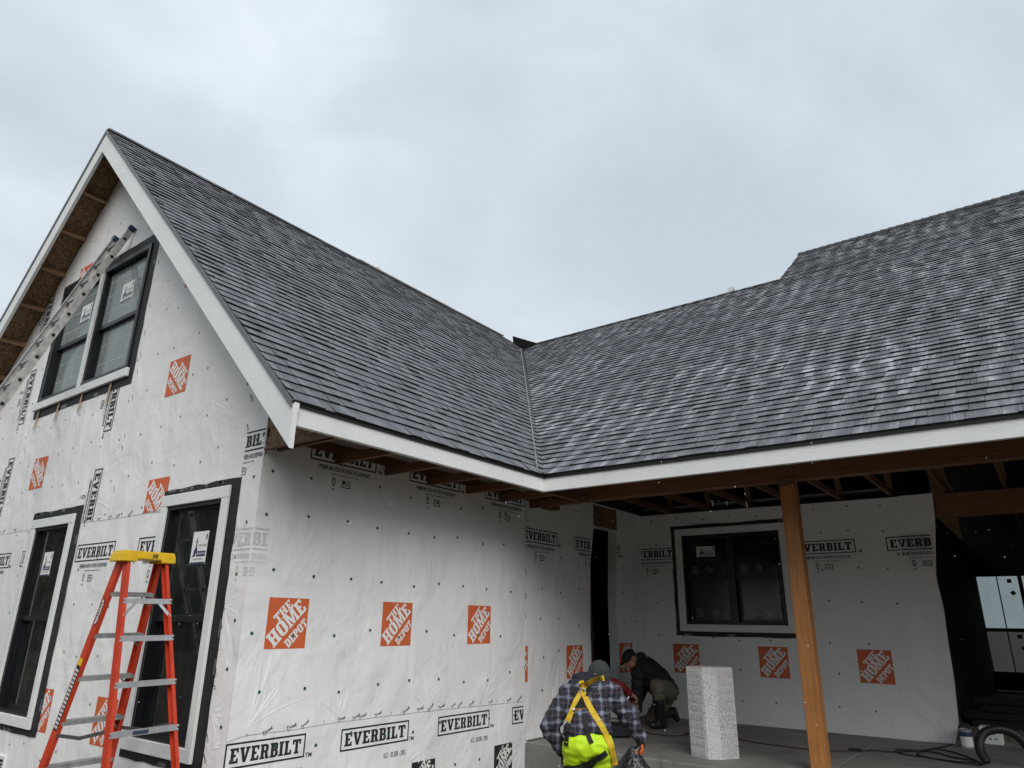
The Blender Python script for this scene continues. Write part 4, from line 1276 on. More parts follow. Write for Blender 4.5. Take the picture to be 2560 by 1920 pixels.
# ================================================================== STEPLADDER
MT['fibre'] = plain('orange_fibreglass', (0.50, 0.045, 0.016), 0.45, var=0.18, vscale=8, bump=0.1)
MT['alu'] = plain('aluminium', (0.62, 0.63, 0.64), 0.38, 0.75, var=0.12, vscale=20, bump=0.1)
MT['alu_dull'] = plain('aluminium_dull', (0.34, 0.34, 0.335), 0.5, 0.5, var=0.25, vscale=16, bump=0.15)
MT['yellow'] = plain('yellow_plastic', (0.72, 0.46, 0.015), 0.45, var=0.15, vscale=10)
MT['steel'] = plain('steel', (0.17, 0.165, 0.15), 0.45, 0.7)
SCL = 0.93
def LS(v): return CAM + SCL * (Vector(v) - CAM)
T0 = LS((-1.15, -0.325, 1.807))
hd = 1.619
axv = Vector((math.cos(hd), math.sin(hd), 0.012)).normalized()
dpv = Vector((-math.sin(hd), math.cos(hd), 0))
L_ = thing('stepladder', 'orange fibreglass stepladder with yellow top standing in front of the gable windows', 'ladder', (T0.x, T0.y, GZ))
def rearP(h, s, ex=0.0): return T0 + (axv * s * (0.178 + 0.070 * h + ex) - dpv * (0.056 + 0.286 * h) - Vector((0, 0, h))) * SCL
def frontP(h, s, ex=0.0): return T0 + (axv * s * (0.178 + 0.063 * h + ex) + dpv * (0.056 + 0.249 * h) - Vector((0, 0, h))) * SCL
hb = (T0.z - GZ) / SCL
for s in (-1, 1):
    bm = nb(); chan(bm, rearP(-0.055, s, 0.01), rearP(hb - 0.03, s, 0.01), 0.066, 0.028, 0.006, axv * -s, dpv)
    obj('rear_rail', bm, MT['fibre'], L_)
    bm = nb(); chan(bm, frontP(-0.055, s, 0.01), frontP(hb - 0.03, s, 0.01), 0.082, 0.03, 0.006, axv * -s, dpv)
    fr_ = obj('front_rail', bm, MT['fibre'], L_)
    for P in (rearP, frontP):
        bm = nb(); c = P(hb - 0.02, s, 0.005); box(bm, c.x - 0.05, c.x + 0.05, c.y - 0.022, c.y + 0.022, GZ, GZ + 0.05, 0.006)
        obj('foot', bm, MT['black'], L_)
    if s == -1:
        # safety label and maker's oval on the outer web of the near front rail
        d = (frontP(1, s) - frontP(0, s)).normalized(); wv = (dpv - d * dpv.dot(d)).normalized(); nrm = -axv
        def RF(t, w_, o_, s=s): return frontP(t, s, 0.0125 + o_ / SCL) + wv * w_
        bm = nb()
        q = [(0.30, -0.0), (0.34, -0.026), (0.50, -0.026), (0.54, 0.0), (0.50, 0.026), (0.34, 0.026)]
        poly(bm, [q], lambda a, b, o_=0.0: RF(a, b, o_), 0.001, mi=0)
        q = [(0.315, -0.0), (0.347, -0.020), (0.493, -0.020), (0.525, 0.0), (0.493, 0.020), (0.347, 0.020)]
        poly(bm, [q], lambda a, b, o_=0.0: RF(a, b, o_), 0.002, mi=1)
        add_text(bm, 'WERNER', 0.046, lambda a, b, o_=0.0: RF(0.42 - a, b, o_), 0, 0, 0.003, mi=0, sx=0.9, rot=0)
        obj('maker_label', bm, [MT['ink'], MT['paper']], fr_, recalc=False)
        bm = nb()
        poly(bm, [[(0.86, -0.03), (1.36, -0.03), (1.36, 0.03), (0.86, 0.03)]], lambda a, b, o_=0.0: RF(a, b, o_), 0.001, mi=0)
        for k in range(15):
            for j in (-0.014, 0.012):
                a0_ = 0.885 + k * 0.0315
                poly(bm, [[(a0_, j - 0.009), (a0_ + 0.02, j - 0.009), (a0_ + 0.02, j + 0.009), (a0_, j + 0.009)]], lambda a, b, o_=0.0: RF(a, b, o_), 0.002, mi=1)
        poly(bm, [[(0.80, -0.03), (0.855, -0.03), (0.855, 0.03), (0.80, 0.03)]], lambda a, b, o_=0.0: RF(a, b, o_), 0.001, mi=2)
        obj('safety_label', bm, [MT['ink'], MT['paper'], MT['yellow']], fr_, recalc=False)
def rivets(bm, c, n):
    n = n.normalized()
    u = n.orthogonal().normalized(); v = n.cross(u)
    A = [bm.verts.new(c + (u * math.cos(t * 1.0472) + v * math.sin(t * 1.0472)) * 0.009) for t in range(6)]
    B = [bm.verts.new(q.co + n * 0.005) for q in A]
    bm.faces.new(B)
    for i in range(6): bm.faces.new((A[i], A[(i + 1) % 6], B[(i + 1) % 6], B[i]))
for i, h in enumerate([0.33] + [0.631 + 0.349 * k for k in range(5)]):
    if h > hb - 0.1: break
    bm = nb(); a, b = rearP(h, -1), rearP(h, 1)
    off = -dpv * 0.036
    bar(bm, a + off, b + off, 0.010, 0.040, (0, 0, 1)); bar(bm, a + off * 0.6 + Vector((0, 0, 0.018)), b + off * 0.6 + Vector((0, 0, 0.018)), 0.03, 0.005, (0, 0, 1))
    rb = obj('rear_bar', bm, MT['alu'], L_)
    bm = nb()
    for c_, s in ((a, -1), (b, 1)):
        for dz in (-0.012, 0.014): rivets(bm, c_ + off + axv * s * 0.006 - dpv * 0.004 + Vector((0, 0, dz)), -dpv)
    obj('rivets', bm, MT['alu'], rb)
    if i in (0,):
        for s in (-1, 1):
            bm = nb(); p0 = rearP(h, s) + (-axv * s * 0.10) - dpv * 0.03; p1 = rearP(h + 0.13, s) - dpv * 0.03
            bar(bm, p0, p1, 0.006, 0.022, -dpv.cross(p1 - p0)); obj('brace', bm, MT['alu'], L_)
    if i == 3:
        bm = nb(); m_ = (a * 0.55 + b * 0.45) + off * 1.16
        bar(bm, m_ - axv * 0.07, m_ + axv * 0.05, 0.002, 0.026, (0, 0, 1)); obj('bar_label', bm, MT['ink_navy'], rb)
for i in range(7):
    h = 0.258 + 0.346 * i
    if h > hb - 0.1: break
    bm = nb(); a, b = frontP(h, -1), frontP(h, 1)
    bar(bm, a, b, 0.085, 0.012, (0, 0, 1)); bar(bm, a - dpv * 0.038 - Vector((0, 0, 0.014)), b - dpv * 0.038 - Vector((0, 0, 0.014)), 0.006, 0.034, (0, 0, 1)); bar(bm, a + dpv * 0.04 - Vector((0, 0, 0.014)), b + dpv * 0.04 - Vector((0, 0, 0.014)), 0.006, 0.034, (0, 0, 1))
    st_ = obj('step', bm, MT['alu_dull'], L_)
    bm = nb(); p0 = b - axv * 0.09 - Vector((0, 0, 0.02)); p1 = frontP(h + 0.12, 1) - dpv * 0.01
    bar(bm, p0, p1, 0.006, 0.02, dpv); obj('brace', bm, MT['alu_dull'], st_)
for s in (-1, 1):
    bm = nb(); a, b = frontP(1.40, s), rearP(1.30, s); m_ = a * 0.5 + b * 0.5 + Vector((0, 0, 0.0))
    bar(bm, a, m_ - Vector((0, 0, 0.035)), 0.006, 0.026, (0, 0, 1)); bar(bm, m_ - Vector((0, 0, 0.035)), b, 0.006, 0.026, (0, 0, 1))
    obj('spreader', bm, MT['steel'], L_)
# moulded top cap with a skirt
bm = nb()
def capP(a, d, z): return T0 + axv * a + dpv * d + Vector((0, 0, z + 0.075))
def slabc(a0, a1, d0, d1, z0, z1, ta=0.0):
    V = [bm.verts.new(capP(a, d, z)) for a, d, z in ((a0 - ta, d0, z0), (a1 + ta, d0, z0), (a1 + ta, d1, z0), (a0 - ta, d1, z0), (a0, d0 + ta * 0.4, z1), (a1, d0 + ta * 0.4, z1), (a1, d1 - ta * 0.4, z1), (a0, d1 - ta * 0.4, z1))]
    fs = [bm.faces.new([V[i] for i in f]) for f in ((3, 2, 1, 0), (4, 5, 6, 7), (0, 1, 5, 4), (1, 2, 6, 5), (2, 3, 7, 6), (3, 0, 4, 7))]
    bmesh.ops.bevel(bm, geom=list({e for f in fs for e in f.edges}), offset=0.006, segments=2, affect='EDGES')
slabc(-0.215, 0.215, -0.10, 0.10, -0.055, 0.012, 0.012)
slabc(-0.222, -0.11, -0.108, 0.108, -0.075, -0.01, 0.006); slabc(0.11, 0.222, -0.108, 0.108, -0.075, -0.01, 0.006)
slabc(-0.09, 0.09, -0.106, -0.098, -0.05, 0.0)
tcp = obj('top_cap', bm, MT['yellow'], L_)
bm = nb(); c = capP(0.04, -0.1085, -0.022)
for k in range(4): bar(bm, c + axv * (k * 0.012 - 0.02) + Vector((0, 0, -0.016)), c + axv * (k * 0.012 - 0.016) + Vector((0, 0, 0.016)), 0.006, 0.002, dpv)
obj('moulded_mark', bm, MT['ink'], tcp)

# ================================================================== EXTENSION LADDER
top = Vector((-3.83, -0.055, 6.25)); foot = Vector((-3.83, -2.36, GZ + 0.01))
Xl = thing('extension_ladder', 'weathered aluminium extension ladder with blue end caps leaning on the gable wall', 'ladder', tuple(foot))
d = (foot - top).normalized(); Lx = (foot - top).length
ox = Vector((1, 0, 0)); nx = ox.cross(d).normalized()
if nx.y > 0: nx = -nx          # towards the viewer, away from the wall
MT['alu_old'] = plain('aluminium_weathered', (0.42, 0.41, 0.39), 0.5, 0.45, var=0.3, vscale=14, bump=0.25, bscale=40)
MT['blue'] = plain('blue_rubber', (0.012, 0.025, 0.075), 0.5)
for s in (-1, 1):
    bm = nb(); chan(bm, top + ox * s * 0.235, foot + ox * s * 0.235, 0.078, 0.032, 0.006, ox * -s, nx)
    rl = obj('rail', bm, MT['alu_old'], Xl)
    bm = nb(); c = top + ox * s * 0.229
    bar(bm, c - d * 0.035, c + d * 0.045, 0.05, 0.092, nx, bev=0.012); obj('end_cap', bm, MT['blue'], Xl)
    bm = nb(); c = foot + ox * s * 0.235
    bar(bm, c - d * 0.08, c, 0.05, 0.11, nx, bev=0.01); obj('foot', bm, MT['black'], Xl)
    bm = nb()
    for i in range(21):
        c = top + d * (0.20 + i * 0.33) + ox * s * (0.236)
        if s == 1 or s == -1:
            u_ = d; v_ = nx
            A = [bm.verts.new(c + (u_ * math.cos(t * math.pi / 5) + v_ * math.sin(t * math.pi / 5)) * 0.021 + ox * s * 0.0005) for t in range(10)]
            B = [bm.verts.new(q.co + ox * s * 0.006) for q in A]
            bm.faces.new(B)
            for k in range(10): bm.faces.new((A[k], A[(k + 1) % 10], B[(k + 1) % 10], B[k]))
    obj('rung_ends', bm, MT['black'], rl)
for i in range(21):
    c = top + d * (0.20 + i * 0.33)
    if (c - foot).length < 0.1: break
    bm = nb(); tube(bm, [c - ox * 0.234, c + ox * 0.234], 0.019, 10)
    obj('rung', bm, MT['alu_old'], Xl)

# ================================================================== THINGS ON THE PORCH
# foam block: square column of white bead foam with chamfered corners and moulded rib panels
MT['foam'] = plain('bead_foam', (0.66, 0.655, 0.65), 0.8, var=0.12, vscale=90, bump=0.6, bscale=130, bdist=0.006)
A_, B_, C_, D_ = Vector((1.905, 4.435)), Vector((2.140, 4.325)), Vector((2.255, 4.400)), Vector((2.370, 4.615))
E2 = D_ + (A_ - B_) * 1.05; F2 = E2 + (A_ - B_) * 0 + Vector((-0.12, -0.06)); 
plan = [A_, B_, C_, D_, D_ + Vector((-0.235, 0.11)), A_ + Vector((0.06, 0.2))]
FH = 0.90
def foam_mat():
    m, t, b = nodes('bead_foam_speckled'); N = NT(t)
    c = N.co()
    v = N.n('TexVoronoi'); v.inputs['Scale'].default_value = 75; N.l(c, v.inputs['Vector'])
    sp = N.ramp(N.noise(c, 62, 3, 0.7), [(0.50, (0, 0, 0)), (0.62, (1, 1, 1))])
    mk = N.ramp(N.noise(c, 2.3, 3, 0.6), [(0.35, (0.35, 0.35, 0.35)), (0.6, (1, 1, 1))])
    col = N.mix(N.math('MULTIPLY', N.math('MULTIPLY', sp, mk), 0.7), (0.62, 0.61, 0.60), (0.11, 0.095, 0.085))
    N.l(col, b.inputs['Base Color']); b.inputs['Roughness'].default_value = 0.85
    N.l(N.bump(v.outputs['Distance'], 0.5, 0.005), b.inputs['Normal'])
    return m
MT['foam'] = foam_mat()
bm = nb(); poly(bm, [[tuple(q) for q in plan]], lambda a, b, o_=0.0: Vector((a, b, o_)), 0.0, FH)
fo = obj('foam_block', bm, MT['foam'])
bmod = fo.data
tag(fo, 'tall white speckled foam block with ribbed sides standing on the porch slab', 'foam block')
bm = nb()
for (P, Q) in ((A_, B_), (C_, D_)):
    dv = (Q - P); L2 = dv.length; dv.normalize(); nv = Vector((dv.y, -dv.x))
    for row in range(10):
        for k in range(11):
            u0 = 0.012 + (L2 - 0.024) * (k + 0.18) / 11; u1 = 0.012 + (L2 - 0.024) * (k + 0.72) / 11
            z0 = 0.02 + row * 0.086 + (0.006 if k % 2 else -0.006); z1 = z0 + 0.079
            pa, pb = P + dv * u0, P + dv * u1
            q0 = [Vector((*pa, z0)), Vector((*pb, z0)), Vector((*pb, z1)), Vector((*pa, z1))]
            nn = Vector((*nv, 0))
            V = [bm.verts.new(q + nn * 0.0005) for q in q0]; Wv = [bm.verts.new(q + nn * 0.008 + (sum(q0, Vector()) / 4 - q) * 0.18) for q in q0]
            bm.faces.new(Wv)
            for i in range(4): bm.faces.new((V[i], V[(i + 1) % 4], Wv[(i + 1) % 4], Wv[i]))
o_ = obj('ribs', bm, MT['foam'], fo); tag(o_, kind='stuff')

# extension cords
MT['cord_b'] = plain('black_cord', (0.012, 0.012, 0.013), 0.5, bump=0)
MT['cord_r'] = plain('brown_cord', (0.06, 0.022, 0.014), 0.5, bump=0)
bm = nb(); tube(bm, spline([(x, y, 0.008) for x, y in ((0.75, 5.62), (0.95, 5.52), (1.18, 5.54), (1.31, 5.77), (1.2, 5.86), (1.34, 5.92), (1.9, 5.84), (2.23, 5.72), (2.75, 5.68), (3.05, 5.74), (3.24, 5.92))], 7), 0.007, 6)
tag(obj('power_lead', bm, MT['cord_r'], smooth=True), 'thin brown cord running across the slab behind the foam block', 'cord')
bm = nb(); tube(bm, spline([(x, y, 0.009 + 0.012 * (i % 3 == 1)) for i, (x, y) in enumerate(((3.24, 5.92), (3.45, 6.02), (3.6, 6.13), (3.82, 6.42), (3.97, 6.60), (4.21, 6.48), (4.46, 5.95), (4.35, 5.80), (4.05, 5.95), (3.7, 6.05), (3.62, 6.25), (3.95, 6.42), (4.16, 6.2), (4.42, 6.0), (4.2, 5.88), (3.85, 6.1), (3.9, 6.5), (4.02, 7.0), (4.06, 7.25)))], 7), 0.0085, 6)
cb = obj('power_lead', bm, MT['cord_b'], smooth=True)
tag(cb, 'black extension cord coiled in loops near the end of the wrapped porch wall', 'cord')
bm = nb(); bar(bm, (3.18, 5.885, 0.02), (3.30, 5.95, 0.02), 0.04, 0.03, bev=0.008); obj('plug', bm, MT['cord_b'], cb)

# paint can with label, cartons
bm = nb(); cpt = (4.23, 7.12, 0.0)
lathe(bm, cpt, [(0.067, 0.0), (0.070, 0.006), (0.068, 0.012), (0.068, 0.185), (0.071, 0.19), (0.071, 0.2), (0.061, 0.202), (0.059, 0.194), (0.01, 0.193)], 24)
pc = obj('paint_can', bm, MT['alu_dull'], smooth=False); tag(pc, 'small paint can with a white and blue label on the slab', 'can')
bm = nb()
for k in range(16):
    a0_, a1_ = R(150 + k * 13), R(150 + (k + 1) * 13)
    for z0, z1, mi in ((0.02, 0.125, 0), (0.125, 0.175, 1)):
        V = [bm.verts.new((cpt[0] + 0.0693 * math.cos(a), cpt[1] + 0.0693 * math.sin(a), z)) for a, z in ((a0_, z0), (a1_, z0), (a1_, z1), (a0_, z1))]
        f_ = bm.faces.new(V); f_.material_index = 2 if (mi == 0 and k < 5) else mi
obj('label', bm, [MT['paper'], plain('label_blue', (0.02, 0.05, 0.12), 0.5), MT['ink']], pc, recalc=False)
bm = nb(); tube(bm, [Vector((cpt[0] + 0.072 * math.cos(t), cpt[1] + 0.02, 0.185 + 0.08 * math.sin(t))) for t in [math.pi * k / 10 for k in range(11)]], 0.003, 5); obj('handle', bm, MT['steel'], pc)
bm = nb(); box(bm, 4.33, 4.56, 7.62, 7.86, 0.0, 0.19, 0.004)
bx = obj('carton', bm, MT['paper']); tag(bx, 'white printed carton beside the paint can in the opening', 'carton')
bm = nb()
for k in range(3): box(bm, 4.36 + k * 0.06, 4.39 + k * 0.06, 7.617, 7.6195, 0.05, 0.07)
box(bm, 4.36, 4.5, 7.617, 7.6195, 0.11, 0.14); obj('print', bm, MT['ink_grey'], bx)
# thick vacuum hose arching at the right edge
bm = nb()
hp = spline([(4.52, 5.80, 0.045), (4.47, 5.86, 0.17), (4.52, 5.93, 0.30), (4.66, 5.99, 0.35), (4.80, 6.05, 0.30), (4.90, 6.08, 0.16), (4.98, 6.05, 0.05), (5.2, 5.9, 0.045), (5.6, 5.95, 0.045)], 9)
tube(bm, hp, 0.042, 12)
hs = obj('vacuum_hose', bm, MT['cord_b'], smooth=True); tag(hs, 'thick black ribbed vacuum hose arching up at the right edge', 'hose')
bm = nb()
for i in range(2, len(hp) - 2, 2):
    dd = (hp[i + 1] - hp[i - 1]).normalized(); tube(bm, [hp[i] - dd * 0.006, hp[i] + dd * 0.006], 0.046, 12)
o_ = obj('hose_ribs', bm, MT['cord_b'], hs); tag(o_, kind='stuff')
# lumber lying in the open room
lb = thing('lumber_pile', 'low pile of dark boards lying in the dark open room', 'lumber', (4.9, 9.6, 0))
for k, (x0, x1, y0, z0) in enumerate(((4.1, 6.6, 9.4, 0.0), (4.2, 6.4, 9.62, 0.0), (4.0, 6.5, 9.45, 0.10), (4.4, 6.9, 9.66, 0.10), (4.3, 6.2, 9.5, 0.20), (4.15, 6.5, 9.55, 0.30))):
    bm = nb(); box(bm, x0, x1, y0, y0 + 0.19, z0 + 0.001, z0 + 0.092, 0.003); obj('board', bm, MT['room_wood'], lb)
# boards leaning just inside the door opening
bm = nb(); bar(bm, (-0.62, 6.55, 0.0), (-0.72, 6.62, 2.35), 0.42, 0.02, (1, 0, 0))
tag(obj('leaning_board', bm, osb_mat('osb_bright', 1.0)), 'tall brown board leaning inside the dark door opening', 'board')
# tool case behind the stooping worker
bm = nb(); bar(bm, (0.52, 4.86, 0.09), (0.80, 5.12, 0.09), 0.20, 0.16, (0, 0, 1), bev=0.02)
tcs = obj('tool_case', bm, MT['black']); tag(tcs, 'black tool case on the slab behind the stooping worker', 'tool case')
bm = nb(); tube(bm, spline([(0.60, 4.93, 0.17), (0.61, 4.94, 0.21), (0.71, 5.03, 0.21), (0.72, 5.04, 0.17)], 5), 0.011, 6); obj('handle', bm, MT['black'], tcs)

# ================================================================== PEOPLE
def capsule(bm, p, q, r1, r2, n=14):
    p, q = Vector(p), Vector(q)
    for c, r in ((p, r1), (q, r2)):
        bmesh.ops.create_icosphere(bm, subdivisions=2, radius=r, matrix=Matrix.Translation(c))
    d = q - p
    if d.length < 1e-5: return
    d.normalize(); s_ = d.orthogonal().normalized(); u_ = d.cross(s_)
    A = [bm.verts.new(p + (s_ * math.cos(2 * math.pi * k / n) + u_ * math.sin(2 * math.pi * k / n)) * r1) for k in range(n)]
    B = [bm.verts.new(q + (s_ * math.cos(2 * math.pi * k / n) + u_ * math.sin(2 * math.pi * k / n)) * r2) for k in range(n)]
    bm.faces.new(A[::-1]); bm.faces.new(B)
    for k in range(n): bm.faces.new((A[k], A[(k + 1) % n], B[(k + 1) % n], B[k]))

def ellip(bm, c, rx, ry, rz, ax=None):
    m = Matrix.Translation(Vector(c)) @ (ax.to_4x4() if ax else Matrix.Identity(4)) @ Matrix.Diagonal((rx, ry, rz, 1))
    bmesh.ops.create_icosphere(bm, subdivisions=3, radius=1.0, matrix=m)

def skin(name, bm, mat, parent, voxel=0.014, smooth=6, disp=0.0, dscale=0.12, seed=0):
    """fuse overlapping volumes into one continuous surface."""
    bmesh.ops.recalc_face_normals(bm, faces=bm.faces[:])
    me = bpy.data.meshes.new(name); bm.to_mesh(me); bm.free()
    ob = bpy.data.objects.new(name + '_tmp', me); COL.objects.link(ob)
    m = ob.modifiers.new('r', 'REMESH'); m.mode = 'VOXEL'; m.voxel_size = voxel
    m = ob.modifiers.new('s', 'SMOOTH'); m.factor = 0.5; m.iterations = smooth
    dg = bpy.context.evaluated_depsgraph_get(); dg.update()
    m2 = bpy.data.meshes.new_from_object(ob.evaluated_get(dg))
    bpy.data.objects.remove(ob); bpy.data.meshes.remove(me)
    m2.materials.clear()
    if disp > 0:
        nr = [v.normal.copy() for v in m2.vertices]
        for v, n_ in zip(m2.vertices, nr):
            q = v.co / dscale
            a = 1 - abs(noise.noise(Vector((q.x + seed, q.y, q.z * 1.8)))) * 2
            b = noise.noise(Vector((q.x * 2.3, q.y * 2.3 + seed, q.z * 3.1)))
            v.co += n_ * disp * (0.75 * a + 0.4 * b - 0.3)
    m2.name = name
    o_ = link(name, m2, mat, parent, smooth=True)
    return o_

def hand(bm, wrist, dirv, side_, nrm, k=1.0, curl=0.9):
    """palm and five fingers; dirv: fingers, side_: towards the thumb, nrm: back of the hand."""
    w_, d_, s_, n_ = Vector(wrist), Vector(dirv).normalized(), Vector(side_), Vector(nrm)
    s_ = (s_ - d_ * s_.dot(d_)).normalized(); n_ = d_.cross(s_) * (1 if d_.cross(s_).dot(n_) > 0 else -1)
    for j in (-1.2, -0.4, 0.4, 1.2):
        capsule(bm, w_ + s_ * j * 0.010 * k, w_ + (d_ * 0.085 + s_ * j * 0.019) * k, 0.017 * k, 0.014 * k, 8)
    for j, ln in ((-1.5, 0.030), (-0.5, 0.037), (0.5, 0.040), (1.5, 0.035)):
        a = w_ + (d_ * 0.088 + s_ * j * 0.0205) * k
        b = a + (d_ * math.cos(curl * 0.6) - n_ * math.sin(curl * 0.6)) * ln * 1.1 * k
        c = b + (d_ * math.cos(curl * 1.6) - n_ * math.sin(curl * 1.6)) * ln * 0.9 * k
        e = c + (d_ * math.cos(curl * 2.3) - n_ * math.sin(curl * 2.3)) * ln * 0.6 * k
        capsule(bm, a, b, 0.0098 * k, 0.0092 * k, 8); capsule(bm, b, c, 0.0092 * k, 0.0086 * k, 8); capsule(bm, c, e, 0.0086 * k, 0.0075 * k, 8)
    a = w_ + (d_ * 0.03 + s_ * 0.024) * k; b = a + (d_ * 0.035 + s_ * 0.03 - n_ * 0.012) * k; c = b + (d_ * 0.032 - n_ * 0.02 + s_ * 0.002) * k
    capsule(bm, a, b, 0.0125 * k, 0.0115 * k, 8); capsule(bm, b, c, 0.0115 * k, 0.009 * k, 8)

def head(bm, c, f_, u_, r=0.098):
    """skull, jaw, nose, ears; f_: facing, u_: crown."""
    c, f_, u_ = Vector(c), Vector(f_).normalized(), Vector(u_)
    u_ = (u_ - f_ * u_.dot(f_)).normalized(); s_ = f_.cross(u_)
    ax = Matrix((s_, f_, u_)).transposed()
    ellip(bm, c + u_ * 0.02, r * 0.80, r * 1.0, r * 1.02, ax)
    ellip(bm, c + f_ * 0.035 - u_ * 0.055, r * 0.60, r * 0.62, r * 0.68, ax)
    capsule(bm, c + f_ * 0.092 + u_ * 0.005, c + f_ * 0.112 - u_ * 0.028, 0.010, 0.016, 8)
    capsule(bm, c + f_ * 0.088 + u_ * 0.022 - s_ * 0.035, c + f_ * 0.088 + u_ * 0.022 + s_ * 0.035, 0.012, 0.012, 8)
    capsule(bm, c + f_ * 0.090 - u_ * 0.062 - s_ * 0.018, c + f_ * 0.090 - u_ * 0.062 + s_ * 0.018, 0.008, 0.008, 8)
    for k in (-1, 1): ellip(bm, c + s_ * k * r * 0.82 - f_ * 0.005, 0.012, 0.022, 0.034, ax)

def eyes(parent, c, f_, u_, m_eye, m_brow):
    c, f_, u_ = Vector(c), Vector(f_).normalized(), Vector(u_)
    u_ = (u_ - f_ * u_.dot(f_)).normalized(); s_ = f_.cross(u_)
    bm = nb()
    for k in (-1, 1): bmesh.ops.create_icosphere(bm, subdivisions=2, radius=0.012, matrix=Matrix.Translation(c + f_ * 0.084 + s_ * k * 0.032 + u_ * 0.002))
    obj('eyes', bm, m_eye, parent, smooth=True)
    bm = nb(); bar(bm, c + f_ * 0.094 - u_ * 0.063 - s_ * 0.022, c + f_ * 0.094 - u_ * 0.063 + s_ * 0.022, 0.012, 0.006, u_, bev=0.002); obj('mouth', bm, m_brow, parent)

MT['skin'] = plain('skin', (0.36, 0.19, 0.125), 0.55, var=0.12, vscale=30, bump=0.1)
MT['lips'] = plain('lips', (0.30, 0.12, 0.10), 0.5, bump=0)
MT['eye'] = plain('eye', (0.05, 0.04, 0.035), 0.2, bump=0)
MT['jacket_black'] = plain('black_jacket', (0.012, 0.012, 0.014), 0.8, var=0.35, vscale=9, bump=0.4, bscale=25, bdist=0.01)
MT['khaki'] = plain('khaki_cloth', (0.125, 0.11, 0.085), 0.85, var=0.25, vscale=9, bump=0.4, bscale=30, bdist=0.008)
MT['boot'] = plain('rubber_boot', (0.013, 0.014, 0.014), 0.38, var=0.3, vscale=9, bump=0.1)
MT['red'] = plain('red_cloth', (0.16, 0.012, 0.014), 0.8, var=0.3, vscale=9, bump=0.4, bscale=30, bdist=0.008)
MT['grey_cloth'] = plain('grey_cloth', (0.24, 0.235, 0.22), 0.85, var=0.3, vscale=9, bump=0.4, bscale=30, bdist=0.008)
MT['navy'] = plain('navy_hood', (0.016, 0.019, 0.027), 0.9, var=0.3, vscale=14, bump=0.4, bscale=60, bdist=0.006)
MT['beanie'] = plain('grey_knit', (0.038, 0.043, 0.045), 0.95, var=0.2, vscale=30, bump=0.8, bscale=120, bdist=0.006)
MT['hivis'] = plain('hi_vis_yellow', (0.50, 0.74, 0.012), 0.6, var=0.10, vscale=12, bump=0.3, bscale=22, bdist=0.012)
MT['strap_y'] = plain('yellow_webbing', (0.60, 0.40, 0.022), 0.7, var=0.15, vscale=30, bump=0.4, bscale=220, bdist=0.002)
MT['strap_k'] = plain('black_webbing', (0.011, 0.011, 0.012), 0.75, var=0.2, vscale=30, bump=0.4, bscale=220, bdist=0.002)
MT['glove_o'] = plain('orange_glove', (0.55, 0.10, 0.02), 0.7, var=0.2, vscale=30, bump=0.3)
MT['glove_k'] = plain('black_glove', (0.014, 0.016, 0.016), 0.7, var=0.2, vscale=30, bump=0.3)

def plaid_mat():
    m, t, b = nodes('plaid_flannel'); N = NT(t)
    c = N.co((1, 1, 1), (0, 0, -YAW))
    wob = N.noise(N.co(), 5, 3, 0.5)
    sep = N.n('SeparateXYZ'); N.l(c, sep.inputs[0])
    def stripes(axis, period, wd, off=0.0):
        v = N.math('ADD', sep.outputs[axis], N.math('MULTIPLY', wob, 0.075))
        v = N.math('FRACT', N.math('ADD', N.math('DIVIDE', v, period), off))
        return N.math('LESS_THAN', v, wd)
    P = 0.102
    a1, a2 = stripes('X', P, 0.36), stripes('Z', P, 0.36)
    light = N.math('MULTIPLY', N.math('ADD', a1, a2), 0.5)
    col = N.ramp(light, [(0.0, (0.012, 0.013, 0.022)), (0.5, (0.033, 0.037, 0.058)), (1.0, (0.16, 0.17, 0.21))])
    th = N.math('MAXIMUM', stripes('X', P, 0.045, 0.32), stripes('Z', P, 0.045, 0.32))
    col = N.mix(N.math('MULTIPLY', th, 0.35), col, (0.24, 0.12, 0.10))
    tk = N.math('MAXIMUM', stripes('X', P, 0.06, 0.86), stripes('Z', P, 0.06, 0.86))
    col = N.mix(N.math('MULTIPLY', tk, 0.45), col, (0.30, 0.31, 0.36))
    N.l(col, b.inputs['Base Color']); b.inputs['Roughness'].default_value = 0.9
    N.l(N.bump(N.noise(N.co(), 38, 4, 0.6), 0.4, 0.008), b.inputs['Normal'])
    return m
MT['plaid'] = plaid_mat()
FH_ = Vector((-math.sin(YAW), math.cos(YAW), 0))       # away from the viewer

# ---- worker in plaid, seen from behind, stooping
P = lambda *a: Vector(a)
W1 = thing('person', 'person in plaid jacket and yellow-green trousers with harness stooping, back turned', 'person', (1.80, 2.42, GZ))
hc = P(1.712, 2.830, 0.868); nk = P(1.700, 2.700, 0.790)
shL, shR = P(1.585, 2.470, 0.715), P(1.890, 2.715, 0.745)
elL, wrL = P(1.475, 2.300, 0.450), P(1.545, 2.430, 0.245)
elR, wrR = P(2.020, 2.800, 0.540), P(2.080, 2.915, 0.345)
ch, wa, pv = P(1.745, 2.590, 0.645), P(1.800, 2.450, 0.470), P(1.815, 2.420, 0.350)
hpL, hpR = pv - rt * 0.105, pv + rt * 0.105
knL, knR = hpL + FH_ * 0.16 + P(0, 0, -0.33), hpR + FH_ * 0.13 + P(0, 0, -0.33)
anL, anR = knL - FH_ * 0.16 + P(0, 0, -0.35), knR - FH_ * 0.08 + P(0, 0, -0.35)
anL.z = anR.z = GZ + 0.09
lookd = (FH_ * 0.75 + rt * 0.25 + P(0, 0, -0.62)).normalized(); upd = P(0, 0, 1) + FH_ * 0.5
bm = nb()
head(bm, hc, lookd, upd)
capsule(bm, hc - lookd * 0.03, nk, 0.056, 0.062)
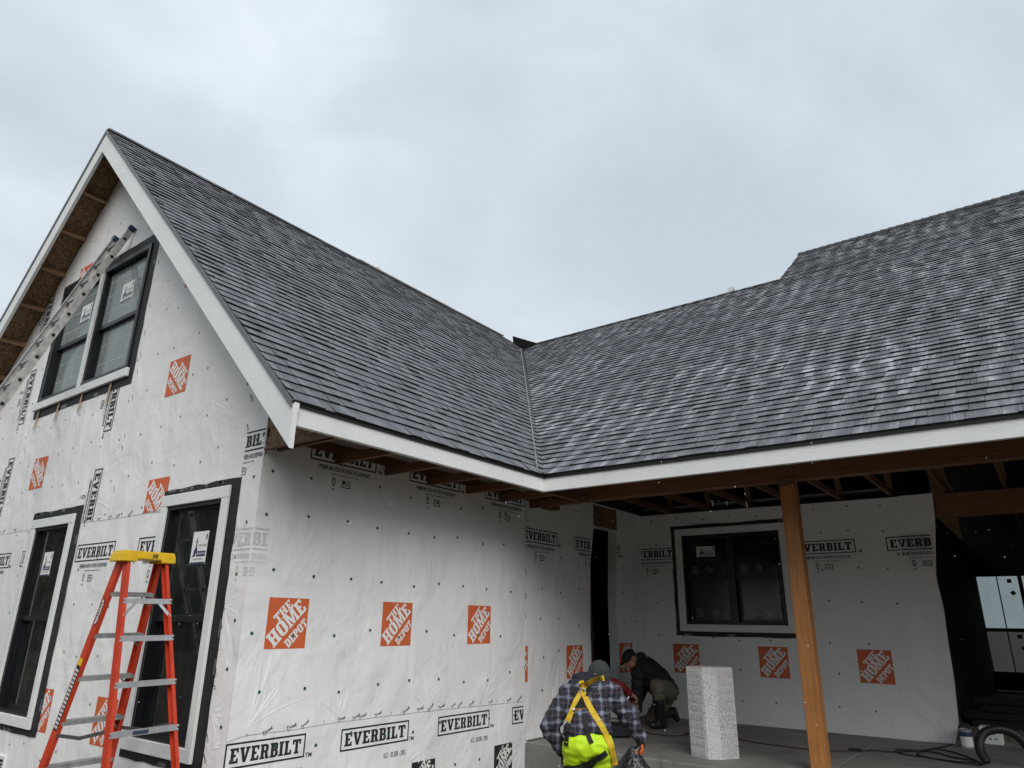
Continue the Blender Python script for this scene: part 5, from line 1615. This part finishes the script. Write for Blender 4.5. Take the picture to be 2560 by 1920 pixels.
capsule(bm, nk, ch, 0.075, 0.125); capsule(bm, shL, shR, 0.05, 0.05); capsule(bm, ch, wa, 0.11, 0.09); capsule(bm, wa, pv, 0.09, 0.10)
for a, b, c in ((shL, elL, wrL), (shR, elR, wrR)): capsule(bm, a, b, 0.044, 0.036); capsule(bm, b, c, 0.034, 0.026)
for a, b, c in ((hpL, knL, anL), (hpR, knR, anR)): capsule(bm, a, b, 0.085, 0.06); capsule(bm, b, c, 0.055, 0.04)
skin('body', bm, MT['skin'], W1, 0.014, 4)
bm = nb()     # jacket
capsule(bm, nk - P(0, 0, 0.03), ch, 0.11, 0.160); capsule(bm, shL, shR, 0.098, 0.098)
capsule(bm, ch - rt * 0.055, wa - rt * 0.06, 0.135, 0.125); capsule(bm, ch + rt * 0.055, wa + rt * 0.06, 0.135, 0.125)
capsule(bm, wa - rt * 0.07, wa + rt * 0.07, 0.128, 0.128)
capsule(bm, wa - rt * 0.085 - P(0, 0, 0.045), wa + rt * 0.085 - P(0, 0, 0.03), 0.140, 0.136)
capsule(bm, wa + rt * 0.16 - P(0, 0, 0.05), wa + rt * 0.17 - P(0, 0, 0.20), 0.05, 0.04)
for a, b, c in ((shL, elL, wrL), (shR, elR, wrR)): capsule(bm, a, b, 0.098, 0.084); capsule(bm, b, c, 0.082, 0.058)
jk = skin('jacket', bm, MT['plaid'], W1, 0.013, 5, 0.020, 0.13, 3)
bm = nb()     # trousers
capsule(bm, pv - rt * 0.07 - P(0, 0, 0.03) - FH_ * 0.01, pv + rt * 0.07 - P(0, 0, 0.03) - FH_ * 0.01, 0.134, 0.134)
for a, b, c in ((hpL - P(0, 0, 0.03), knL, anL), (hpR - P(0, 0, 0.03), knR, anR)): capsule(bm, a, b, 0.125, 0.098); capsule(bm, b, c, 0.095, 0.085)
tr_ = skin('trousers', bm, MT['hivis'], W1, 0.013, 5, 0.016, 0.12, 9)
bm = nb()     # hood bunched at the neck, beanie
capsule(bm, nk - rt * 0.17 + P(0, 0, -0.015), nk + rt * 0.09 + P(0, 0, 0.035), 0.066, 0.060); capsule(bm, nk - rt * 0.13 + FH_ * 0.03 + P(0, 0, 0.045), hc - rt * 0.05 - P(0, 0, 0.02), 0.055, 0.06); capsule(bm, nk - rt * 0.05 - FH_ * 0.04, nk + rt * 0.05 - FH_ * 0.045 + P(0, 0, 0.02), 0.062, 0.058)
capsule(bm, nk - rt * 0.085 + FH_ * 0.04 + P(0, 0, 0.03), nk - rt * 0.045 + FH_ * 0.10 + P(0, 0, 0.03), 0.056, 0.054); capsule(bm, nk + rt * 0.08 + FH_ * 0.05 + P(0, 0, 0.03), nk + rt * 0.05 + FH_ * 0.1, 0.052, 0.05); capsule(bm, nk + P(0, 0, 0.03), hc - P(0, 0, 0.045), 0.07, 0.078)
skin('hood', bm, MT['navy'], W1, 0.012, 4, 0.014, 0.08, 5)
bm = nb()
bu = (P(0, 0, 1) + FH_ * 0.35).normalized()
ellip(bm, hc + bu * 0.034, 0.106, 0.116, 0.108, Matrix((rt, FH_, P(0, 0, 1))).transposed())
capsule(bm, hc - rt * 0.03 - bu * 0.01, hc + rt * 0.03 - bu * 0.01, 0.092, 0.092)
bn = skin('beanie', bm, MT['beanie'], W1, 0.010, 3, 0.004, 0.05, 2)
for sh_, an_ in ((knL, anL), (knR, anR)):
    bm = nb(); capsule(bm, an_ - P(0, 0, 0.045) - FH_ * 0.05, an_ - P(0, 0, 0.05) + FH_ * 0.14, 0.046, 0.042); capsule(bm, an_, an_ - P(0, 0, 0.04), 0.055, 0.05)
    skin('boot', bm, MT['boot'], W1, 0.012, 3)
bm = nb(); hand(bm, wrR, (P(0.02, 0.02, -1)), FH_ * -1 + rt * 0.2, rt, 1.1, 1.25)
skin('glove', bm, MT['glove_o'], W1, 0.0055, 2)
bm = nb(); hand(bm, wrL, (P(0, 0, -1) + FH_ * 0.15), FH_ + rt * 0.3, -rt, 1.1, 0.8)
skin('glove', bm, MT['glove_k'], W1, 0.0055, 2)

# harness webbing laid over the jacket and trousers
def bvh_of(objs):
    V, F = [], []
    for o_ in objs:
        n0 = len(V); V += [v.co.copy() for v in o_.data.vertices]; F += [[n0 + i for i in p_.vertices] for p_ in o_.data.polygons]
    return BVHTree.FromPolygons(V, F)
tree = bvh_of([jk, tr_])
ORG = P(1.787, 2.40, 0)
def on_back(u, z, lift=0.006):
    s_ = ORG + rt * u + P(0, 0, z) - FH_ * 1.0
    h, n_, i, d_ = tree.ray_cast(s_, FH_)
    if h is None: h = s_ + FH_ * 1.0; n_ = -FH_
    return h - FH_ * lift, n_
def strap(name, path, wd, mat, parent, lift=0.006, n=26, th=0.004):
    pts_ = spline([P(u, 0, z) for u, z in path], max(3, n // (len(path) - 1)))
    bm = nb(); rows = []
    for i, q in enumerate(pts_):
        a = pts_[max(0, i - 1)]; b = pts_[min(len(pts_) - 1, i + 1)]
        t_ = (b - a).normalized(); side2 = P(-t_.z, 0, t_.x)
        L2 = q + side2 * wd / 2; R2 = q - side2 * wd / 2
        pl, _ = on_back(L2.x, L2.z, lift); pr, _ = on_back(R2.x, R2.z, lift); pm, _ = on_back(q.x, q.z, lift)
        mx_ = min((pl - ORG).dot(FH_), (pr - ORG).dot(FH_), (pm - ORG).dot(FH_))
        pl += FH_ * (mx_ - (pl - ORG).dot(FH_)) * 0.5; pr += FH_ * (mx_ - (pr - ORG).dot(FH_)) * 0.5
        rows.append((pl, pr))
    # smooth along the length
    for it in range(2):
        rows = [rows[0]] + [((rows[i - 1][0] + rows[i][0] * 2 + rows[i + 1][0]) / 4, (rows[i - 1][1] + rows[i][1] * 2 + rows[i + 1][1]) / 4) for i in range(1, len(rows) - 1)] + [rows[-1]]
    V = []
    for pl, pr in rows:
        V.append([bm.verts.new(pl), bm.verts.new(pr), bm.verts.new(pr - FH_ * th), bm.verts.new(pl - FH_ * th)])
    for A, B in zip(V, V[1:]):
        for k in range(4): bm.faces.new((A[k], A[(k + 1) % 4], B[(k + 1) % 4], B[k]))
    bm.faces.new(V[0]); bm.faces.new(V[-1][::-1])
    return obj(name, bm, mat, parent, smooth=False)
c8 = lambda x, y: ((x - 565) / 935.0, 0.745 - (y - 490) / 925.0 + 0.0)    # picture-plane layout of the webbing on his back
strap('harness_strap', [c8(745, 372), c8(680, 385), c8(620, 410), c8(568, 470)], 0.048, MT['strap_y'], W1)
strap('harness_strap', [c8(545, 395), c8(555, 430), c8(570, 480)], 0.046, MT['strap_y'], W1, 0.009)
strap('harness_strap', [c8(560, 480), c8(500, 560), c8(455, 650), c8(425, 705)], 0.040, MT['strap_y'], W1, 0.007)
strap('harness_strap', [c8(570, 490), c8(600, 560), c8(650, 650), c8(710, 740), c8(765, 850), c8(800, 960), c8(815, 1030)], 0.050, MT['strap_y'], W1, 0.008, 40)
strap('harness_strap', [c8(480, 440), c8(500, 500), c8(520, 560)], 0.03, MT['strap_k'], W1, 0.006)
strap('harness_strap', [c8(640, 420), c8(620, 470), c8(590, 540)], 0.03, MT['strap_k'], W1, 0.006)
strap('harness_strap', [c8(565, 640), c8(572, 720), c8(590, 800), c8(612, 850)], 0.040, MT['strap_k'], W1, 0.007)
strap('harness_strap', [c8(440, 720), c8(420, 800), c8(405, 880)], 0.034, MT['strap_k'], W1, 0.007)
strap('leg_strap', [c8(385, 1062), c8(470, 1050), c8(560, 1025), c8(660, 965), c8(735, 920)], 0.050, MT['strap_k'], W1, 0.009, 34)
strap('leg_strap', [c8(640, 985), c8(590, 1060), c8(555, 1130), c8(540, 1210)], 0.046, MT['strap_k'], W1, 0.012)
strap('leg_strap', [c8(385, 1075), c8(410, 1130), c8(440, 1200)], 0.046, MT['strap_k'], W1, 0.012)
q, _ = on_back(*c8(565, 490), 0.018)
bm = nb(); tube(bm, [q + (rt * math.cos(t) * 0.026 + P(0, 0, 1) * math.sin(t) * 0.034) for t in [2 * math.pi * k / 16 for k in range(16)]], 0.005, 6, closed=True)
obj('dorsal_ring', bm, MT['alu'], W1, smooth=True)
q, _ = on_back(*c8(535, 600), 0.010)
bm = nb()
V = [bm.verts.new(q + rt * a + P(0, 0, b)) for a, b in ((-0.07, -0.035), (0.055, -0.035), (0.03, 0.075), (0.0, 0.075))]
bm.faces.new(V); pdo = obj('harness_pad', bm, MT['strap_k'], W1)
bm = nb()
fP = lambda a, b, o_=0.0: q + rt * a + P(0, 0, b) - FH_ * (0.002 + o_)
add_text(bm, 'SAFETY', 0.032, fP, 0.0, -0.018, 0.0, mi=0, shear=0.2)
poly(bm, [[(-0.06 + 0.012 * math.cos(t), -0.012 + 0.012 * math.sin(t)) for t in [k * 0.785 for k in range(8)]]], fP, 0.0, mi=1)
obj('pad_print', bm, [plain('print_amber', (0.45, 0.22, 0.05), 0.6, bump=0), MT['paper']], pdo, recalc=False)
for cc in (c8(682, 695),):
    q, _ = on_back(*cc, 0.014)
    bm = nb(); tube(bm, [q + (rt * a + P(0, 0, b)) for a, b in ((-0.02, -0.012), (0.02, -0.006), (0.022, 0.014), (-0.018, 0.008))], 0.0035, 5, closed=True); obj('buckle', bm, MT['alu'], W1)

# ---- black rubbish bag held by the worker
MT['bag'] = plain('black_plastic_bag', (0.010, 0.012, 0.015), 0.28, var=0.3, vscale=8, bump=0.7, bscale=16, bdist=0.03, spec=0.6)
bm = nb(); bc = P(2.02, 2.86, -0.05)
bmesh.ops.create_icosphere(bm, subdivisions=5, radius=1.0)
for v in bm.verts:
    d_ = v.co.copy()
    n_ = noise.noise(d_ * 2.2) * 0.5 + (1 - abs(noise.noise(d_ * 4.5)) * 2) * 0.16 + noise.noise(d_ * 9) * 0.08
    k = 1 + 0.33 * n_
    taper = 1.0 if d_.z < 0.15 else 1.0 - 0.55 * ((d_.z - 0.15) / 0.85) ** 1.2
    v.co = bc + rt * d_.dot(P(1, 0, 0)) * 0.195 * k * taper + FH_ * d_.y * 0.17 * k * taper + P(0, 0, 1) * (d_.z * 0.30 * (0.85 + 0.15 * k) + 0.03)
    if v.co.z < GZ + 0.005: v.co.z = GZ + 0.005
bg_ = obj('rubbish_bag', bm, MT['bag'], smooth=True); tag(bg_, 'crumpled black plastic rubbish bag held beside the stooping worker', 'bag')
bm = nb(); tube(bm, spline([bc + P(0.0, 0, 0.26), P(2.06, 2.90, 0.25), P(2.085, 2.925, 0.29), P(2.09, 2.93, 0.33)], 5), 0.05, 9, r_end=0.022); obj('bag_neck', bm, MT['bag'], bg_, smooth=True)

# ---- kneeling worker in black
W2 = thing('person', 'person in black jacket, dark cap and tall rubber boots kneeling on the porch slab', 'person', (0.70, 6.15, 0))
def C8w(x, y, dep):                          # lay the joints out in a plane facing the viewer
    px, py = (1300 + x * 0.2712 - 1280) / 1739.27, (1600 + y * 0.2712 - 960) / 1739.27
    d_ = fw + r2 * px - u2 * py
    return CAM + d_ * (dep / d_.dot(FH_))
D0 = 10.55
hc2 = C8w(1018, 175, D0 + 0.02); nk2 = C8w(1090, 215, D0 + 0.08)
shN, shF = C8w(1085, 320, D0 - 0.12), C8w(1130, 230, D0 + 0.28)
ch2, wa2, pv2 = C8w(1150, 270, D0 + 0.08), C8w(1270, 370, D0 + 0.10), C8w(1340, 440, D0 + 0.10)
elN, wrN = C8w(1080, 500, D0 - 0.12), C8w(1090, 640, D0 - 0.06)
elF, wrF = C8w(1120, 480, D0 + 0.25), C8w(1080, 600, D0 + 0.15)
knN, anN = C8w(1265, 430, D0 - 0.22), C8w(1300, 740, D0 - 0.12)
anN.z = 0.10
hpN, hpF = C8w(1370, 470, D0 + 0.02), C8w(1390, 470, D0 + 0.22)
knF = C8w(1210, 720, D0 + 0.25); knF.z = 0.075
anF = C8w(1410, 650, D0 + 0.42); anF.z = 0.16
fc = (-rt * 0.72 - FH_ * 0.30 + P(0, 0, -0.62)).normalized(); uc = (P(0, 0, 1) - rt * 0.7).normalized()
bm = nb()
head(bm, hc2, fc, uc, 0.10)
capsule(bm, hc2 - fc * 0.02, nk2, 0.058, 0.065); capsule(bm, nk2, ch2, 0.08, 0.13); capsule(bm, shN, shF, 0.06, 0.06); capsule(bm, ch2, wa2, 0.13, 0.12); capsule(bm, wa2, pv2, 0.12, 0.13)
for a, b, c in ((shN, elN, wrN), (shF, elF, wrF)): capsule(bm, a, b, 0.052, 0.042); capsule(bm, b, c, 0.04, 0.03)
for a, b, c in ((hpN, knN, anN), (hpF, knF, anF)): capsule(bm, a, b, 0.085, 0.06); capsule(bm, b, c, 0.055, 0.04)
hand(bm, wrN, (P(0, 0, -1) - rt * 0.4), FH_, -rt, 1.05, 0.9); hand(bm, wrF, (P(0, 0, -1) - rt * 0.5), -FH_, -rt, 1.05, 0.9)
skin('body', bm, MT['skin'], W2, 0.0085, 3)
eyes(W2, hc2, fc, uc, MT['eye'], MT['lips'])
bm = nb()
capsule(bm, nk2, ch2, 0.11, 0.165); capsule(bm, shN, shF, 0.10, 0.10); capsule(bm, ch2, wa2, 0.185, 0.185); capsule(bm, wa2, pv2 - P(0, 0, 0.0), 0.185, 0.165)
capsule(bm, ch2 - P(0, 0, 0.12), wa2 - P(0, 0, 0.10), 0.13, 0.13)
for a, b, c in ((shN, elN, wrN), (shF, elF, wrF)): capsule(bm, a, b, 0.09, 0.075); capsule(bm, b, c, 0.072, 0.052)
capsule(bm, nk2 + P(0, 0, 0.06), C8w(1120, 150, D0 + 0.08), 0.085, 0.06)
skin('jacket', bm, MT['jacket_black'], W2, 0.014, 4, 0.018, 0.14, 4)
bm = nb()
capsule(bm, pv2 - P(0, 0, 0.02), pv2 - P(0, 0, 0.06), 0.155, 0.15); capsule(bm, hpN, knN, 0.125, 0.105); capsule(bm, knN, knN * 0.6 + anN * 0.4, 0.10, 0.08)
capsule(bm, hpF, knF, 0.12, 0.095); capsule(bm, knF, knF * 0.55 + anF * 0.45, 0.09, 0.08)
skin('trousers', bm, MT['khaki'], W2, 0.014, 4, 0.018, 0.11, 8)
bm = nb()
capsule(bm, knN * 0.62 + anN * 0.38, anN, 0.088, 0.068); capsule(bm, anN - P(0, 0, 0.045), anN - P(0, 0, 0.052) - rt * 0.13 - FH_ * 0.05, 0.055, 0.046); capsule(bm, anN - P(0, 0, 0.05), anN - P(0, 0, 0.05) + rt * 0.04, 0.05, 0.05)
skin('boot', bm, MT['boot'], W2, 0.012, 3, 0.006, 0.08, 3); bm = nb()
capsule(bm, knF * 0.5 + anF * 0.5, anF, 0.082, 0.066); capsule(bm, anF, anF + rt * 0.05 - P(0, 0, 0.10), 0.06, 0.045)
skin('boot', bm, MT['boot'], W2, 0.012, 3, 0.006, 0.08, 3)
bm = nb()
s_ = fc.cross(uc).normalized(); ax_ = Matrix((s_, fc, uc)).transposed()
ellip(bm, hc2 + uc * 0.045, 0.094, 0.112, 0.085, ax_)
capsule(bm, hc2 + uc * 0.04 + fc * 0.09 - s_ * 0.045, hc2 + uc * 0.04 + fc * 0.09 + s_ * 0.045, 0.022, 0.022); 
bmesh.ops.scale(bm, vec=(1, 1, 1), verts=bm.verts[:])
capsule(bm, hc2 + uc * 0.034 + fc * 0.15 - s_ * 0.035, hc2 + uc * 0.034 + fc * 0.15 + s_ * 0.035, 0.014, 0.014)
capsule(bm, hc2 + uc * 0.04 + fc * 0.09, hc2 + uc * 0.034 + fc * 0.15, 0.02, 0.014); capsule(bm, hc2 + uc * 0.04 + fc * 0.09 + s_ * 0.04, hc2 + uc * 0.034 + fc * 0.15 + s_ * 0.03, 0.018, 0.013); capsule(bm, hc2 + uc * 0.04 + fc * 0.09 - s_ * 0.04, hc2 + uc * 0.034 + fc * 0.15 - s_ * 0.03, 0.018, 0.013)
skin('cap', bm, MT['jacket_black'], W2, 0.008, 2)

# ---- third worker, mostly hidden: red sleeve reaching to the right
W3 = thing('person', 'person in a red jacket crouching mostly hidden behind the stooping worker', 'person', (0.35, 5.45, 0))
D3 = 10.25
hc3 = C8w(742, 330, D3); nk3 = C8w(765, 410, D3 + 0.03)
s3N, s3F = C8w(835, 410, D3 - 0.12), C8w(800, 430, D3 + 0.22)
ch3, wa3, pv3 = C8w(780, 500, D3 + 0.05), C8w(770, 640, D3 + 0.08), C8w(780, 740, D3 + 0.08)
e3N, w3N = C8w(925, 425, D3 - 0.16), C8w(1010, 485, D3 - 0.10)
e3F, w3F = C8w(900, 520, D3 + 0.22), C8w(1010, 560, D3 + 0.10)
k3N, a3N = C8w(1040, 660, D3 - 0.05), C8w(960, 800, D3 - 0.02)
k3F, a3F = C8w(1000, 640, D3 + 0.25), C8w(930, 790, D3 + 0.25)
a3N.z = a3F.z = 0.09
f3 = (rt * 0.8 + P(0, 0, -0.5)).normalized(); u3 = (P(0, 0, 1) + rt * 0.5).normalized()
bm = nb()
head(bm, hc3, f3, u3)
capsule(bm, hc3, nk3, 0.056, 0.062); capsule(bm, nk3, ch3, 0.075, 0.13); capsule(bm, s3N, s3F, 0.06, 0.06); capsule(bm, ch3, wa3, 0.13, 0.12); capsule(bm, wa3, pv3, 0.12, 0.13)
for a, b, c in ((s3N, e3N, w3N), (s3F, e3F, w3F)): capsule(bm, a, b, 0.05, 0.042); capsule(bm, b, c, 0.04, 0.03)
for a, b, c in ((pv3 - FH_ * 0.09, k3N, a3N), (pv3 + FH_ * 0.09, k3F, a3F)): capsule(bm, a, b, 0.085, 0.06); capsule(bm, b, c, 0.055, 0.04)
hand(bm, w3N, rt + P(0, 0, -0.6), -FH_, P(0, 0, 1), 1.05, 0.9); hand(bm, w3F, rt + P(0, 0, -0.4), FH_, P(0, 0, 1), 1.05, 0.9)
skin('body', bm, MT['skin'], W3, 0.0085, 3)
eyes(W3, hc3, f3, u3, MT['eye'], MT['lips'])
bm = nb()
capsule(bm, nk3 - P(0, 0, 0.03), ch3, 0.10, 0.165); capsule(bm, s3N, s3F, 0.092, 0.092); capsule(bm, ch3, wa3, 0.17, 0.16); capsule(bm, wa3, pv3, 0.155, 0.15)
for a, b, c in ((s3N, e3N, w3N), (s3F, e3F, w3F)): capsule(bm, a, b, 0.085, 0.072); capsule(bm, b, c, 0.07, 0.05)
skin('jacket', bm, MT['red'], W3, 0.014, 4, 0.016, 0.13, 6)
bm = nb()
capsule(bm, pv3, pv3 - P(0, 0, 0.05), 0.15, 0.15)
for a, b, c in ((pv3 - FH_ * 0.09, k3N, a3N), (pv3 + FH_ * 0.09, k3F, a3F)): capsule(bm, a, b, 0.12, 0.095); capsule(bm, b, c, 0.09, 0.07)
skin('trousers', bm, MT['grey_cloth'], W3, 0.014, 4, 0.016, 0.11, 7)
for a in (a3N, a3F):
    bm = nb(); capsule(bm, a - P(0, 0, 0.05) - rt * 0.03, a - P(0, 0, 0.05) + rt * 0.14, 0.045, 0.04); skin('boot', bm, MT['boot'], W3, 0.012, 2)
bm = nb(); ellip(bm, hc3 + u3 * 0.045, 0.09, 0.108, 0.085, Matrix((f3.cross(u3), f3, u3)).transposed())
skin('cap', bm, MT['red'], W3, 0.008, 2)
bm = nb(); tube(bm, [w3N + rt * 0.03 + P(0, 0, 0.02), w3N - rt * 0.05 + P(0, 0, -0.10) - FH_ * 0.03], 0.006, 6)
tag(obj('hand_tool', bm, MT['alu']), 'thin metal tool in the hand of the worker in red', 'tool')

# ================================================================== FALLING SLEET
bm = nb(); r_ = random.Random(21)
for i in range(420):
    dep = r_.uniform(1.6, 8.5)
    q = CAM + FH_ * dep + rt * r_.uniform(-0.75, 0.75) * dep + P(0, 0, r_.uniform(-0.45, 1.0 + 0.16 * dep))
    if q.z < GZ + 0.1: continue
    if q.x < 0.15 and q.y > -0.6: continue            # not inside the wing
    if q.y > 2.9 and q.z > 2.7: continue               # nor above the eaves into the roof
    if q.y > 3.3: continue
    a = r_.uniform(0.0007, 0.0018); l = a * r_.uniform(1.1, 2.6)
    t_ = P(r_.uniform(-0.25, 0.25), r_.uniform(-0.2, 0.2), 1).normalized()
    V = [bm.verts.new(q + rt * a), bm.verts.new(q + FH_ * a), bm.verts.new(q - rt * a), bm.verts.new(q - FH_ * a)]
    T, B = bm.verts.new(q + t_ * l), bm.verts.new(q - t_ * l)
    for k in range(4): bm.faces.new((V[k], V[(k + 1) % 4], T)); bm.faces.new((V[(k + 1) % 4], V[k], B))
MT['ice'] = plain('sleet', (0.85, 0.87, 0.9), 0.4, var=0.02, bump=0)
o_ = obj('sleet', bm, MT['ice']); tag(o_, 'fine white sleet falling in front of the house', 'sleet', kind='stuff')
